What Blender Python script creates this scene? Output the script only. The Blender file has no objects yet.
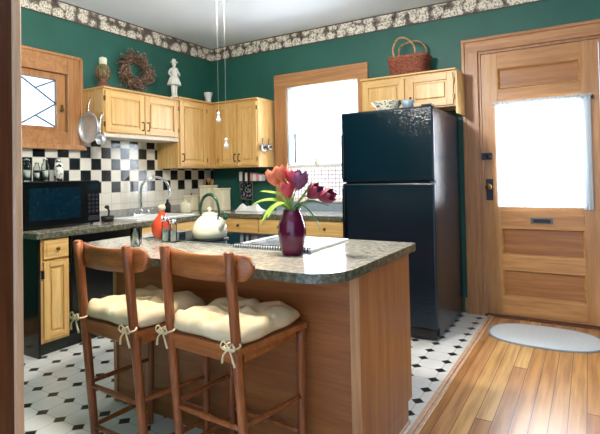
import bpy, bmesh, math, random
from mathutils import Vector, Matrix
random.seed(7)
PI = math.pi
S = bpy.context.scene
COL = S.collection

# ------------------------------------------------------------------ materials
def lin(c):
    return tuple(((v/255)/12.92 if v/255 <= .04045 else ((v/255+.055)/1.055)**2.4) for v in c) + (1.0,)
def new_mat(name):
    m = bpy.data.materials.new(name); m.use_nodes = True
    nt = m.node_tree; return m, nt, nt.nodes['Principled BSDF']
def N(nt, t, **k):
    n = nt.nodes.new(t)
    for a, b in k.items(): setattr(n, a, b)
    return n
def ramp(nt, stops, const=False):
    r = N(nt, 'ShaderNodeValToRGB'); e = r.color_ramp.elements
    if const: r.color_ramp.interpolation = 'CONSTANT'
    while len(e) < len(stops): e.new(.5)
    for i, (p, c) in enumerate(stops):
        e[i].position = p; e[i].color = lin(c)
    return r
def coords(nt, scale=(1, 1, 1), rot=(0, 0, 0), loc=(0, 0, 0)):
    tc = N(nt, 'ShaderNodeTexCoord'); mp = N(nt, 'ShaderNodeMapping')
    mp.inputs['Scale'].default_value = scale; mp.inputs['Rotation'].default_value = rot; mp.inputs['Location'].default_value = loc
    nt.links.new(tc.outputs['Object'], mp.inputs['Vector']); return mp.outputs['Vector']
def bump(nt, b, src, strength=.2, dist=.01):
    bn = N(nt, 'ShaderNodeBump'); bn.inputs['Strength'].default_value = strength; bn.inputs['Distance'].default_value = dist
    nt.links.new(src, bn.inputs['Height']); nt.links.new(bn.outputs['Normal'], b.inputs['Normal'])
def plain(name, c, rough=.5, metal=0., spec=.5, coat=0., var=.06, vs=30, bmp=0.):
    m, nt, b = new_mat(name)
    b.inputs['Roughness'].default_value = rough; b.inputs['Metallic'].default_value = metal
    b.inputs['Specular IOR Level'].default_value = spec; b.inputs['Coat Weight'].default_value = coat
    v = coords(nt, (vs,)*3); n = N(nt, 'ShaderNodeTexNoise'); n.inputs['Scale'].default_value = 1; n.inputs['Detail'].default_value = 3
    nt.links.new(v, n.inputs['Vector'])
    r = ramp(nt, [(.3, tuple(x*(1-var) for x in c)), (.7, tuple(min(255, x*(1+var)) for x in c))])
    nt.links.new(n.outputs['Fac'], r.inputs['Fac']); nt.links.new(r.outputs['Color'], b.inputs['Base Color'])
    if bmp: bump(nt, b, n.outputs['Fac'], bmp)
    return m
def wood(name, c1, c2, axis='Z', rough=.4, sc=1., coat=0., spec=.5):
    m, nt, b = new_mat(name)
    b.inputs['Roughness'].default_value = rough; b.inputs['Coat Weight'].default_value = coat
    b.inputs['Specular IOR Level'].default_value = spec
    s = {'X': (1.2, 22, 22), 'Y': (22, 1.2, 22), 'Z': (22, 22, 1.2)}[axis]
    v = coords(nt, tuple(q*sc for q in s))
    n = N(nt, 'ShaderNodeTexNoise'); n.inputs['Scale'].default_value = 1; n.inputs['Detail'].default_value = 5; n.inputs['Distortion'].default_value = .6
    nt.links.new(v, n.inputs['Vector'])
    v2 = coords(nt, tuple(q*sc*5 for q in s)); n2 = N(nt, 'ShaderNodeTexNoise'); n2.inputs['Scale'].default_value = 1; n2.inputs['Detail'].default_value = 2
    nt.links.new(v2, n2.inputs['Vector'])
    mx = N(nt, 'ShaderNodeMath', operation='MULTIPLY_ADD'); mx.inputs[1].default_value = .35
    ml = N(nt, 'ShaderNodeMath', operation='MULTIPLY'); ml.inputs[1].default_value = .65
    nt.links.new(n.outputs['Fac'], ml.inputs[0]); nt.links.new(n2.outputs['Fac'], mx.inputs[0]); nt.links.new(ml.outputs[0], mx.inputs[2])
    r = ramp(nt, [(.36, c2), (.5, tuple((a+b_)/2 for a, b_ in zip(c1, c2))), (.62, c1)])
    nt.links.new(mx.outputs[0], r.inputs['Fac']); nt.links.new(r.outputs['Color'], b.inputs['Base Color'])
    bump(nt, b, mx.outputs[0], .08, .004)
    return m

M = {}
M['green'] = plain('wall_paint_green', (34, 92, 80), .55, var=.05, vs=3)
M['ceil'] = plain('ceiling_paint', (232, 238, 244), .8, var=.01, vs=2)
M['white'] = plain('white_paint', (232, 230, 224), .45, var=.02)
M['plaster'] = plain('cream_plaster', (214, 206, 190), .7, var=.02)
OAK, OAK2 = (224, 186, 120), (196, 150, 86)
M['oak_z'] = wood('honey_oak_upright', OAK, OAK2, 'Z', .35)
M['oak_x'] = wood('honey_oak_cross', OAK, OAK2, 'X', .35)
M['oak_panel'] = wood('honey_oak_panel', (228, 192, 126), (202, 156, 92), 'Z', .35)
M['trim_z'] = wood('trim_oak_upright', (190, 140, 94), (158, 108, 66), 'Z', .35)
M['trim_x'] = wood('trim_oak_cross', (190, 140, 94), (158, 108, 66), 'X', .35)
M['door_z'] = wood('door_oak_upright', (198, 148, 94), (168, 118, 68), 'Z', .32)
M['door_x'] = wood('door_oak_cross', (200, 146, 88), (164, 112, 62), 'X', .32)
M['door_panel'] = wood('door_panel_oak', (178, 120, 64), (142, 90, 44), 'X', .32)
M['door_mould'] = wood('door_moulding_oak', (214, 164, 108), (184, 132, 78), 'X', .3)
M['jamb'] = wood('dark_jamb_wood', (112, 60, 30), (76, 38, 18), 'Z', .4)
M['jamb_edge'] = wood('lit_jamb_edge_pale_wood', (226, 188, 156), (206, 162, 126), 'Z', .35)
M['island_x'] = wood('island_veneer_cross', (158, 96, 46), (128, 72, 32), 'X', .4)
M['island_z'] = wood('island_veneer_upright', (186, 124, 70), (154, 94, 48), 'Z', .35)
M['stool'] = wood('stool_wood_upright', (168, 98, 52), (120, 62, 30), 'Z', .3, sc=1.6)
M['stool_x'] = wood('stool_wood_cross', (186, 114, 62), (146, 82, 40), 'X', .3, sc=1.4)
M['black'] = plain('black_gloss', (10, 12, 14), .18)
M['black_glass'] = plain('black_glass', (9, 32, 44), .06)
M['black_matte'] = plain('black_matte', (20, 21, 20), .5)
M['dark_green'] = plain('dark_green_paint', (24, 34, 30), .5)
M['steel'] = plain('brushed_steel', (200, 202, 206), .25, metal=1., var=.03)
M['chrome'] = plain('chrome', (225, 228, 232), .08, metal=1., var=.01)
M['brass'] = plain('antique_brass', (110, 84, 44), .35, metal=.9)
M['iron'] = plain('blackened_metal', (52, 52, 58), .35, metal=.7)
M['cream'] = plain('cream_enamel', (238, 230, 200), .15, var=.02)
M['ceramic'] = plain('white_ceramic', (238, 238, 234), .2, var=.02)
M['statue'] = plain('chalk_white', (228, 226, 220), .6, var=.05)
M['green_enamel'] = plain('green_enamel', (22, 66, 46), .2)
M['terracotta'] = plain('red_orange_glaze', (206, 74, 44), .2)
M['aubergine'] = plain('aubergine_glaze', (86, 6, 46), .1, coat=.15, var=.12, vs=12)
M['stem'] = plain('tulip_stem_green', (134, 160, 74), .45)
M['leaf'] = plain('tulip_leaf_green', (150, 186, 70), .4, var=.15, vs=14)
M['leaf_dark'] = plain('tulip_leaf_deep_green', (60, 116, 66), .4, var=.15, vs=14)
M['orange'] = plain('orange_petal', (232, 118, 84), .5, var=.12, vs=40)
M['red'] = plain('red_petal', (190, 62, 74), .5, var=.15, vs=40)
M['purple'] = plain('purple_petal', (126, 66, 100), .5, var=.15, vs=40)
M['burgundy'] = plain('burgundy_petal', (126, 36, 60), .5, var=.2, vs=40)
M['paper'] = plain('white_paper', (236, 238, 240), .6, var=.01)
M['pink'] = plain('pink_card', (222, 160, 158), .6)
M['cloth'] = plain('white_cotton', (236, 236, 234), .85, var=.03, bmp=.3)
M['tie'] = plain('cream_cord', (226, 204, 160), .8)
M['twig'] = plain('dried_twig', (98, 78, 60), .8, var=.3, vs=60)
M['twig2'] = plain('dried_flower', (136, 104, 92), .8, var=.3, vs=60)
M['wicker'] = plain('red_brown_wicker', (136, 76, 54), .6, var=.3, vs=60)
M['wicker_light'] = plain('pale_wicker', (176, 132, 84), .6, var=.2, vs=60)
M['olive'] = plain('olive_glaze', (112, 104, 66), .4, var=.3, vs=50)
M['brownpot'] = plain('brown_clay', (104, 68, 50), .5, var=.1)
M['candle'] = plain('ivory_wax', (232, 230, 208), .5, var=.02)
M['cork'] = plain('pale_cork', (210, 190, 160), .6)
M['bluegrey'] = plain('blue_grey_stone', (150, 168, 182), .3, var=.04)
M['lead'] = plain('dull_lead', (96, 98, 100), .6)
M['lattice'] = plain('pinkish_cream_paint', (216, 192, 180), .6)
M['shade_band'] = plain('grey_shade_band', (158, 156, 150), .3)
M['pan_steel'] = plain('pale_worn_steel', (226, 228, 232), .38, metal=.75, var=.04)
M['rubber'] = plain('black_rubber', (26, 26, 26), .8)
M['mat_white'] = plain('pale_mat_pile', (230, 235, 236), .95, var=.05, vs=90, bmp=.6)

def stone(name, a, b_, c, rough=.12):
    m, nt, b = new_mat(name); b.inputs['Roughness'].default_value = rough
    v = coords(nt, (1, 1, 1)); n = N(nt, 'ShaderNodeTexNoise'); n.inputs['Scale'].default_value = 45; n.inputs['Detail'].default_value = 8
    n.inputs['Roughness'].default_value = .7
    nt.links.new(v, n.inputs['Vector']); r = ramp(nt, [(.36, a), (.5, b_), (.62, c)])
    nt.links.new(n.outputs['Fac'], r.inputs['Fac']); nt.links.new(r.outputs['Color'], b.inputs['Base Color']); return m
M['stone'] = stone('speckled_worktop', (140, 135, 120), (172, 166, 152), (204, 198, 184))  # top paler than the edge, its reflected light put into the colour
M['stone_edge'] = stone('speckled_edge', (60, 62, 50), (92, 92, 76), (128, 124, 104), .2)

def cushion_mat():
    m, nt, b = new_mat('cream_cushion_cotton'); b.inputs['Roughness'].default_value = .9
    v = coords(nt, (1,)*3); n = N(nt, 'ShaderNodeTexNoise'); n.inputs['Scale'].default_value = 14; n.inputs['Detail'].default_value = 4
    nt.links.new(v, n.inputs['Vector']); r = ramp(nt, [(.3, (212, 188, 144)), (.7, (230, 210, 172))])
    nt.links.new(n.outputs['Fac'], r.inputs['Fac']); nt.links.new(r.outputs['Color'], b.inputs['Base Color'])
    bump(nt, b, n.outputs['Fac'], .5, .01); return m
M['cushion'] = cushion_mat()

def math_node(nt, op, a, b=None, c=None):
    n = N(nt, 'ShaderNodeMath', operation=op)
    for i, v in enumerate((a, b, c)):
        if v is None: continue
        if isinstance(v, (int, float)): n.inputs[i].default_value = v
        else: nt.links.new(v, n.inputs[i])
    return n.outputs[0]
def mix_col(nt, fac, a, b):
    n = N(nt, 'ShaderNodeMix', data_type='RGBA'); nt.links.new(fac, n.inputs['Factor'])
    for key, v in (('A', a), ('B', b)):
        s = [i for i in n.inputs if i.name == key and i.type == 'RGBA'][0]
        if isinstance(v, tuple): s.default_value = lin(v)
        else: nt.links.new(v, s)
    return [o for o in n.outputs if o.type == 'RGBA'][0]

def tile_floor():                       # white octagons with small black diamonds at the crossings
    m, nt, b = new_mat('octagon_and_dot_tiles'); P = .1605
    tc = N(nt, 'ShaderNodeTexCoord'); sp = N(nt, 'ShaderNodeSeparateXYZ'); nt.links.new(tc.outputs['Object'], sp.inputs[0])
    def near(o, ph):
        f = math_node(nt, 'FRACT', math_node(nt, 'ADD', math_node(nt, 'DIVIDE', math_node(nt, 'SUBTRACT', o, ph), P), 100.5))
        return math_node(nt, 'ABSOLUTE', math_node(nt, 'SUBTRACT', f, .5))
    dx = near(sp.outputs['X'], -.860); dy = near(sp.outputs['Y'], 2.506)
    s = math_node(nt, 'ADD', dx, dy)
    dot = math_node(nt, 'LESS_THAN', s, .225); rim = math_node(nt, 'LESS_THAN', s, .25)
    gx = math_node(nt, 'MINIMUM', dx, dy)
    # joints between octagons run where dx or dy is 0
    joint = math_node(nt, 'MAXIMUM', rim, math_node(nt, 'LESS_THAN', gx, .012))
    n = N(nt, 'ShaderNodeTexNoise'); n.inputs['Scale'].default_value = 5; nt.links.new(tc.outputs['Object'], n.inputs['Vector'])
    base = ramp(nt, [(.3, (228, 228, 222)), (.7, (242, 241, 236))]); nt.links.new(n.outputs['Fac'], base.inputs['Fac'])
    c1 = mix_col(nt, joint, base.outputs['Color'], (186, 184, 176)); c2 = mix_col(nt, dot, c1, (22, 26, 26))
    nt.links.new(c2, b.inputs['Base Color']); b.inputs['Roughness'].default_value = .28
    return m
M['tile_floor'] = tile_floor()

def plank_floor():
    m, nt, b = new_mat('strip_hardwood')
    tc = N(nt, 'ShaderNodeTexCoord'); sp = N(nt, 'ShaderNodeSeparateXYZ'); nt.links.new(tc.outputs['Object'], sp.inputs[0])
    W = .083
    u = math_node(nt, 'DIVIDE', math_node(nt, 'ADD', sp.outputs['X'], 10 + .335 - .083*0), W)
    k = math_node(nt, 'FLOOR', u); f = math_node(nt, 'FRACT', u)
    wn = N(nt, 'ShaderNodeTexWhiteNoise', noise_dimensions='1D'); nt.links.new(k, wn.inputs['W'])
    v = math_node(nt, 'DIVIDE', math_node(nt, 'ADD', sp.outputs['Y'], math_node(nt, 'MULTIPLY', wn.outputs['Value'], 9.)), 2.6)
    kv = math_node(nt, 'FLOOR', v); fv = math_node(nt, 'FRACT', v)
    cb = N(nt, 'ShaderNodeCombineXYZ'); nt.links.new(k, cb.inputs[0]); nt.links.new(kv, cb.inputs[1])
    w2 = N(nt, 'ShaderNodeTexWhiteNoise', noise_dimensions='3D'); nt.links.new(cb.outputs[0], w2.inputs['Vector'])
    tone = ramp(nt, [(0, (176, 116, 62)), (.3, (214, 158, 92)), (.65, (236, 192, 124)), (1, (200, 142, 90))])
    nt.links.new(w2.outputs['Value'], tone.inputs['Fac'])
    mp = N(nt, 'ShaderNodeMapping'); mp.inputs['Scale'].default_value = (26, 1.6, 1); nt.links.new(tc.outputs['Object'], mp.inputs['Vector'])
    n = N(nt, 'ShaderNodeTexNoise'); n.inputs['Scale'].default_value = 1; n.inputs['Detail'].default_value = 6; nt.links.new(mp.outputs[0], n.inputs['Vector'])
    gr = ramp(nt, [(.3, (176, 146, 118)), (.6, (255, 255, 255))]); nt.links.new(n.outputs['Fac'], gr.inputs['Fac'])
    mu = N(nt, 'ShaderNodeMix', data_type='RGBA', blend_type='MULTIPLY'); mu.inputs['Factor'].default_value = .75
    ins = [i for i in mu.inputs if i.type == 'RGBA']; nt.links.new(tone.outputs['Color'], ins[0]); nt.links.new(gr.outputs['Color'], ins[1])
    o = [q for q in mu.outputs if q.type == 'RGBA'][0]
    e = math_node(nt, 'MINIMUM', f, math_node(nt, 'SUBTRACT', 1., f))
    seam = math_node(nt, 'MAXIMUM', math_node(nt, 'LESS_THAN', e, .022), math_node(nt, 'LESS_THAN', fv, .003))
    c = mix_col(nt, seam, o, (88, 50, 26)); nt.links.new(c, b.inputs['Base Color'])
    b.inputs['Roughness'].default_value = .3
    bump(nt, b, n.outputs['Fac'], .05, .003)
    return m
M['planks'] = plank_floor()

def wall_tiles():                       # checkerboard above, plain white rows below
    m, nt, b = new_mat('black_and_white_wall_tiles'); T = .111
    tc = N(nt, 'ShaderNodeTexCoord'); sp = N(nt, 'ShaderNodeSeparateXYZ'); nt.links.new(tc.outputs['Object'], sp.inputs[0])
    h = math_node(nt, 'ADD', sp.outputs['X'], sp.outputs['Y'])     # runs round the corner
    u = math_node(nt, 'DIVIDE', math_node(nt, 'SUBTRACT', h, TILE_U), T); v = math_node(nt, 'DIVIDE', math_node(nt, 'SUBTRACT', sp.outputs['Z'], TILE_V), T)
    u = math_node(nt, 'ADD', u, 200); v = math_node(nt, 'ADD', v, 20)
    par = math_node(nt, 'MODULO', math_node(nt, 'ADD', math_node(nt, 'FLOOR', u), math_node(nt, 'FLOOR', v)), 2.)
    above = math_node(nt, 'GREATER_THAN', v, 18.0)
    isb = math_node(nt, 'MULTIPLY', math_node(nt, 'GREATER_THAN', par, .5), above)
    fu = math_node(nt, 'FRACT', u); fv = math_node(nt, 'FRACT', v)
    e = math_node(nt, 'MINIMUM', math_node(nt, 'MINIMUM', fu, math_node(nt, 'SUBTRACT', 1., fu)), math_node(nt, 'MINIMUM', fv, math_node(nt, 'SUBTRACT', 1., fv)))
    grout = math_node(nt, 'LESS_THAN', e, .025)
    c = mix_col(nt, isb, (226, 222, 208), (22, 26, 26)); c = mix_col(nt, grout, c, (196, 193, 184))
    nt.links.new(c, b.inputs['Base Color']); b.inputs['Roughness'].default_value = .12
    inv = math_node(nt, 'SUBTRACT', 1., grout); bump(nt, b, inv, .3, .002)
    return m
TILE_U, TILE_V = -4.02+2.743, 1.375
M['wall_tiles'] = wall_tiles()

def border_mat():                       # cream blossoms on a taupe ground
    m, nt, b = new_mat('floral_wallpaper_border'); b.inputs['Roughness'].default_value = .7
    v = coords(nt, (1, 1, 1)); n = N(nt, 'ShaderNodeTexNoise'); n.inputs['Scale'].default_value = 22; n.inputs['Detail'].default_value = 3
    nt.links.new(v, n.inputs['Vector'])
    vo = N(nt, 'ShaderNodeTexVoronoi'); vo.inputs['Scale'].default_value = 9.; vo.inputs['Randomness'].default_value = .55
    md = N(nt, 'ShaderNodeVectorMath', operation='MULTIPLY_ADD'); md.inputs[1].default_value = (.05,)*3
    nt.links.new(n.outputs['Color'], md.inputs[0]); nt.links.new(v, md.inputs[2]); nt.links.new(md.outputs[0], vo.inputs['Vector'])
    r = ramp(nt, [(.0, (240, 234, 222)), (.46, (228, 220, 204)), (.56, (140, 130, 118)), (.68, (96, 84, 78))]); nt.links.new(vo.outputs['Distance'], r.inputs['Fac'])
    n2 = N(nt, 'ShaderNodeTexNoise'); n2.inputs['Scale'].default_value = 60; n2.inputs['Detail'].default_value = 2; nt.links.new(v, n2.inputs['Vector'])
    r2 = ramp(nt, [(.40, (120, 114, 104)), (.52, (255, 255, 255))]); nt.links.new(n2.outputs['Fac'], r2.inputs['Fac'])
    mu = N(nt, 'ShaderNodeMix', data_type='RGBA', blend_type='MULTIPLY'); mu.inputs['Factor'].default_value = .8
    ins = [i for i in mu.inputs if i.type == 'RGBA']; nt.links.new(r.outputs['Color'], ins[0]); nt.links.new(r2.outputs['Color'], ins[1])
    nt.links.new([q for q in mu.outputs if q.type == 'RGBA'][0], b.inputs['Base Color']); return m
M['border'] = border_mat()
M['border_edge'] = plain('border_dark_edge', (74, 60, 56), .7)

def sheer(name, c=(245, 247, 250), transp=.35, tl=.6):
    m, nt, b = new_mat(name); out = nt.nodes['Material Output']
    d = N(nt, 'ShaderNodeBsdfDiffuse'); d.inputs[0].default_value = lin(c)
    t = N(nt, 'ShaderNodeBsdfTranslucent'); t.inputs[0].default_value = lin(c); tr = N(nt, 'ShaderNodeBsdfTransparent')
    m1 = N(nt, 'ShaderNodeMixShader'); m1.inputs[0].default_value = tl; nt.links.new(d.outputs[0], m1.inputs[1]); nt.links.new(t.outputs[0], m1.inputs[2])
    m2 = N(nt, 'ShaderNodeMixShader'); m2.inputs[0].default_value = transp; nt.links.new(m1.outputs[0], m2.inputs[1]); nt.links.new(tr.outputs[0], m2.inputs[2])
    nt.links.new(m2.outputs[0], out.inputs[0]); return m
M['sheer'] = sheer('white_sheer_voile')
M['sheer_dense'] = sheer('white_gathered_voile', (214, 224, 232), .0, .22)
def clear(name, tint=(255, 255, 255), gl=.12):
    m, nt, b = new_mat(name); out = nt.nodes['Material Output']
    g = N(nt, 'ShaderNodeBsdfGlossy'); g.inputs['Roughness'].default_value = .03; tr = N(nt, 'ShaderNodeBsdfTransparent'); tr.inputs[0].default_value = lin(tint)
    fr = N(nt, 'ShaderNodeLayerWeight'); fr.inputs['Blend'].default_value = gl
    m2 = N(nt, 'ShaderNodeMixShader'); nt.links.new(fr.outputs['Fresnel'], m2.inputs[0]); nt.links.new(tr.outputs[0], m2.inputs[1]); nt.links.new(g.outputs[0], m2.inputs[2])
    nt.links.new(m2.outputs[0], out.inputs[0]); return m
M['pane'] = clear('window_glass')
M['clear_glass'] = clear('clear_glassware', (242, 246, 245), .18)
def fridge_mat():
    m, nt, b = new_mat('pebbled_black_enamel'); b.inputs['Base Color'].default_value = lin((3, 22, 34)); b.inputs['Roughness'].default_value = .13; b.inputs['Specular IOR Level'].default_value = .42  # blue sheen of reflections put into the base colour
    v = coords(nt, (1,)*3); vo = N(nt, 'ShaderNodeTexNoise'); vo.inputs['Scale'].default_value = 75; vo.inputs['Detail'].default_value = 2; nt.links.new(v, vo.inputs['Vector'])
    bump(nt, b, vo.outputs['Fac'], .5, .004); return m
M['fridge'] = fridge_mat()
def spotted(name, a, b_, sc=40, thr=.56):
    m, nt, b = new_mat(name); b.inputs['Roughness'].default_value = .2
    v = coords(nt, (1,)*3); n = N(nt, 'ShaderNodeTexNoise'); n.inputs['Scale'].default_value = sc; nt.links.new(v, n.inputs['Vector'])
    r = ramp(nt, [(0, a), (thr, b_)], True); nt.links.new(n.outputs['Fac'], r.inputs['Fac']); nt.links.new(r.outputs['Color'], b.inputs['Base Color']); return m
M['cow'] = spotted('white_glaze_with_black_patches', (238, 236, 228), (30, 28, 28), 45, .55)
M['floral_china'] = spotted('white_china_with_leaf_sprigs', (238, 234, 216), (110, 116, 74), 60, .56)
M['print'] = spotted('dark_printed_card', (34, 38, 42), (150, 156, 158), 55, .55)
M['grey_print'] = spotted('grey_printed_page', (112, 124, 138), (158, 168, 178), 12, .5)

# ------------------------------------------------------------------ mesh helpers
class MB:
    def __init__(s): s.bm = bmesh.new(); s.mats = []; s.cur = 0
    def use(s, m):
        if m not in s.mats: s.mats.append(m)
        s.cur = s.mats.index(m); return s
    def _f(s, vs, smooth=False):
        try:
            f = s.bm.faces.new(vs); f.material_index = s.cur; f.smooth = smooth; return f
        except ValueError: return None
    def box(s, a, b, bev=0., mtx=None):
        x0, x1 = sorted((a[0], b[0])); y0, y1 = sorted((a[1], b[1])); z0, z1 = sorted((a[2], b[2]))
        vs = [s.bm.verts.new((x, y, z)) for z in (z0, z1) for y in (y0, y1) for x in (x0, x1)]
        fs = [s._f([vs[i] for i in q]) for q in ((0, 2, 3, 1), (4, 5, 7, 6), (0, 1, 5, 4), (1, 3, 7, 5), (3, 2, 6, 7), (2, 0, 4, 6))]
        if mtx is not None: bmesh.ops.transform(s.bm, matrix=mtx, verts=vs)
        if bev > 0:
            es = list({e for f in fs for e in f.edges})
            r = bmesh.ops.bevel(s.bm, geom=es, offset=bev, segments=2, affect='EDGES', profile=.5)
            for f in r['faces']: f.material_index = s.cur
        return s
    def lathe(s, prof, c=(0, 0, 0), seg=28, mtx=None, smooth=True):
        rings = []
        for r, z in prof:
            if r < 1e-5: rings.append([s.bm.verts.new((c[0], c[1], c[2]+z))])
            else: rings.append([s.bm.verts.new((c[0]+r*math.cos(2*PI*i/seg), c[1]+r*math.sin(2*PI*i/seg), c[2]+z)) for i in range(seg)])
        for a, b in zip(rings, rings[1:]):
            for i in range(seg):
                j = (i+1) % seg
                if len(a) == 1 and len(b) > 1: s._f([a[0], b[j], b[i]], smooth)
                elif len(b) == 1 and len(a) > 1: s._f([a[i], a[j], b[0]], smooth)
                elif len(a) > 1: s._f([a[i], a[j], b[j], b[i]], smooth)
        if len(rings[0]) > 1: s._f(list(reversed(rings[0])))
        if len(rings[-1]) > 1: s._f(rings[-1])
        if mtx is not None: bmesh.ops.transform(s.bm, matrix=mtx, verts=[v for r in rings for v in r])
        return s
    def tube(s, pts, r, seg=8, sub=1, closed=False):
        P = [Vector(p) for p in pts]; R = r if isinstance(r, (list, tuple)) else [r]*len(P)
        if sub > 1 and len(P) > 2:
            Q, RR = [], []; n = len(P)
            for i in range(n-1):
                p0, p1, p2, p3 = P[max(i-1, 0)], P[i], P[i+1], P[min(i+2, n-1)]
                for k in range(sub):
                    t = k/sub
                    Q.append(.5*((2*p1)+(p2-p0)*t+(2*p0-5*p1+4*p2-p3)*t*t+(3*p1-p0-3*p2+p3)*t**3)); RR.append(R[i]*(1-t)+R[i+1]*t)
            Q.append(P[-1]); RR.append(R[-1]); P, R = Q, RR
        rings = []; up = None; n = len(P)
        for i, p in enumerate(P):
            if closed: d = P[(i+1) % n]-P[i-1]
            else: d = P[min(i+1, n-1)]-P[max(i-1, 0)]
            d.normalize()
            if up is None: up = Vector((0, 0, 1)) if abs(d.z) < .9 else Vector((1, 0, 0))
            a = d.cross(up); a.normalize(); b = a.cross(d); b.normalize(); up = b
            rings.append([s.bm.verts.new(p+R[i]*(math.cos(2*PI*k/seg)*a+math.sin(2*PI*k/seg)*b)) for k in range(seg)])
        prs = list(zip(rings, rings[1:])) + ([(rings[-1], rings[0])] if closed else [])
        for a, b in prs:
            for k in range(seg): s._f([a[k], a[(k+1) % seg], b[(k+1) % seg], b[k]], True)
        if not closed: s._f(list(reversed(rings[0]))); s._f(rings[-1])
        return s
    def prism(s, poly, z0, z1, side=None):
        top = [s.bm.verts.new((x, y, z1)) for x, y in poly]; bot = [s.bm.verts.new((x, y, z0)) for x, y in poly]
        s._f(top); s._f(list(reversed(bot))); n = len(poly); c = s.cur
        if side: s.use(side)
        for i in range(n): s._f([bot[i], bot[(i+1) % n], top[(i+1) % n], top[i]])
        s.cur = c; return s
    def ball(s, c, r, sc=(1, 1, 1), seg=16):
        m = Matrix.Translation(c) @ Matrix.Diagonal((sc[0], sc[1], sc[2], 1))
        res = bmesh.ops.create_uvsphere(s.bm, u_segments=seg, v_segments=max(6, seg//2), radius=r, matrix=m)
        for v in res['verts']:
            for f in v.link_faces: f.smooth = True; f.material_index = s.cur
        return s
    def grid(s, fn, nu, nv, smooth=True):
        V = [[s.bm.verts.new(fn(i/nu, j/nv)) for j in range(nv+1)] for i in range(nu+1)]
        for i in range(nu):
            for j in range(nv): s._f([V[i][j], V[i+1][j], V[i+1][j+1], V[i][j+1]], smooth)
        return s
    def build(s, name, mat=None, parent=None, norm=True):
        me = bpy.data.meshes.new(name)
        if norm: bmesh.ops.recalc_face_normals(s.bm, faces=s.bm.faces)
        s.bm.to_mesh(me); s.bm.free()
        mats = s.mats or [mat]
        for q in mats: me.materials.append(M[q] if isinstance(q, str) else q)
        o = bpy.data.objects.new(name, me); COL.objects.link(o)
        if parent: o.parent = parent
        return o
def B(mat): return MB().use(mat)
def tag(o, label, cat, group=None, kind=None):
    o['label'] = label; o['category'] = cat
    if group: o['group'] = group
    if kind: o['kind'] = kind
    return o
def structure(o, label=None):
    o['kind'] = 'structure'
    if label: o['label'] = label
    return o
def empty(name, loc=(0, 0, 0), rz=0.):
    o = bpy.data.objects.new(name, None); o.empty_display_size = .1; COL.objects.link(o); o.location = loc; o.rotation_euler.z = rz; return o
def copy_tree(o, parent=None):
    c = o.copy(); COL.objects.link(c)
    if parent: c.parent = parent
    for ch in [x for x in bpy.data.objects if x.parent == o]: copy_tree(ch, c)
    return c

# ------------------------------------------------------------------ the room
XL, YB, ZC = -4.02, 4.565, 2.895
XR, YF = 2.6, -1.6
WD = dict(x0=-2.90, x1=-2.02, z0=1.02, z1=2.28)      # back window opening
DR = dict(x0=-.82, x1=.10, z1=2.355)                 # door opening
LW = dict(y0=1.79, y1=2.605, z0=1.715, z1=2.235)     # leaded window opening
def no_mat_box(lst, name, mat):
    b = B(mat)
    for a, c in lst: b.box(a, c)
    return structure(b.build(name))
TX = -.79
no_mat_box([((XL, YF, -.1), (TX, YB, 0))], 'floor', 'tile_floor')
no_mat_box([((TX, YF, -.1), (XR, YB, 0))], 'floor_hardwood', 'planks')
no_mat_box([((XL, YF, ZC), (XR, YB, ZC+.1))], 'ceiling', 'ceil')
T = .16
no_mat_box([((XL-T, YB, 0), (WD['x0'], YB+T, ZC)), ((WD['x0'], YB, 0), (WD['x1'], YB+T, WD['z0'])), ((WD['x0'], YB, WD['z1']), (WD['x1'], YB+T, ZC)),
            ((WD['x1'], YB, 0), (DR['x0'], YB+T, ZC)), ((DR['x0'], YB, DR['z1']), (DR['x1'], YB+T, ZC)), ((DR['x1'], YB, 0), (XR+T, YB+T, ZC))], 'wall_back', 'green')
no_mat_box([((XL-T, YF, 0), (XL, LW['y0'], ZC)), ((XL-T, LW['y0'], 0), (XL, LW['y1'], LW['z0'])), ((XL-T, LW['y0'], LW['z1']), (XL, LW['y1'], ZC)),
            ((XL-T, LW['y1'], 0), (XL, YB, ZC))], 'wall_left', 'green')
no_mat_box([((XR, YF, 0), (XR+T, YB, ZC))], 'wall_right', 'green')
# the doorway the kitchen is seen through
no_mat_box([((XL, .40, 0), (-1.66, .74, ZC))], 'wall_front', 'green')
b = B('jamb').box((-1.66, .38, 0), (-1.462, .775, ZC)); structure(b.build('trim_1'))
b = B('jamb_edge').box((-1.50, .775, 0), (-1.452, .80, ZC), .004); structure(b.build('trim_2'))  # far edge caught by light, its brightness put into the pale colour
# wallpaper border under the ceiling
for i, (a, c, ea, ec) in enumerate((((XL, 4.561, 2.742), (XR, YB, 2.895), 0, 0), ((XL, .75, 2.742), (XL+.004, 4.561, 2.895), 0, 0))):
    b = B('border').box(a, c); b.use('border_edge')
    for z0, z1 in ((2.733, 2.744), (2.884, 2.8949)):
        b.box((a[0], a[1]-(.002 if i == 0 else 0), z0), (c[0]+(.002 if i else 0), c[1], z1))
    structure(b.build('trim_%d' % (3+i)))
# threshold strips between tile and boards
b = B('jamb_edge')
for x0, x1, h in ((-.80, -.776, .010), (-.772, -.752, .006)): b.box((x0, YF, 0), (x1, YB-.03, h), .002)
structure(b.build('trim_5'))
# wall tiles
b = B('wall_tiles').box((XL, 1.95, .905), (XL+.008, 2.75, 1.56)).box((XL, 2.75, .905), (XL+.008, 3.66, 1.69)).box((XL, 3.66, .905), (XL+.008, 4.557, 1.39))
structure(b.build('wall_left_tiles'))
b = B('shade_band').box((XL+.008, 2.70, .905), (XL+.022, YB-.01, .985), .002); structure(b.build('trim_7'))  # grey strip standing in for the shadow band above the worktop

# ---- casings
def casing(name, boxes):
    o = None
    for i, (m, a, c) in enumerate(boxes):
        pass
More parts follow.
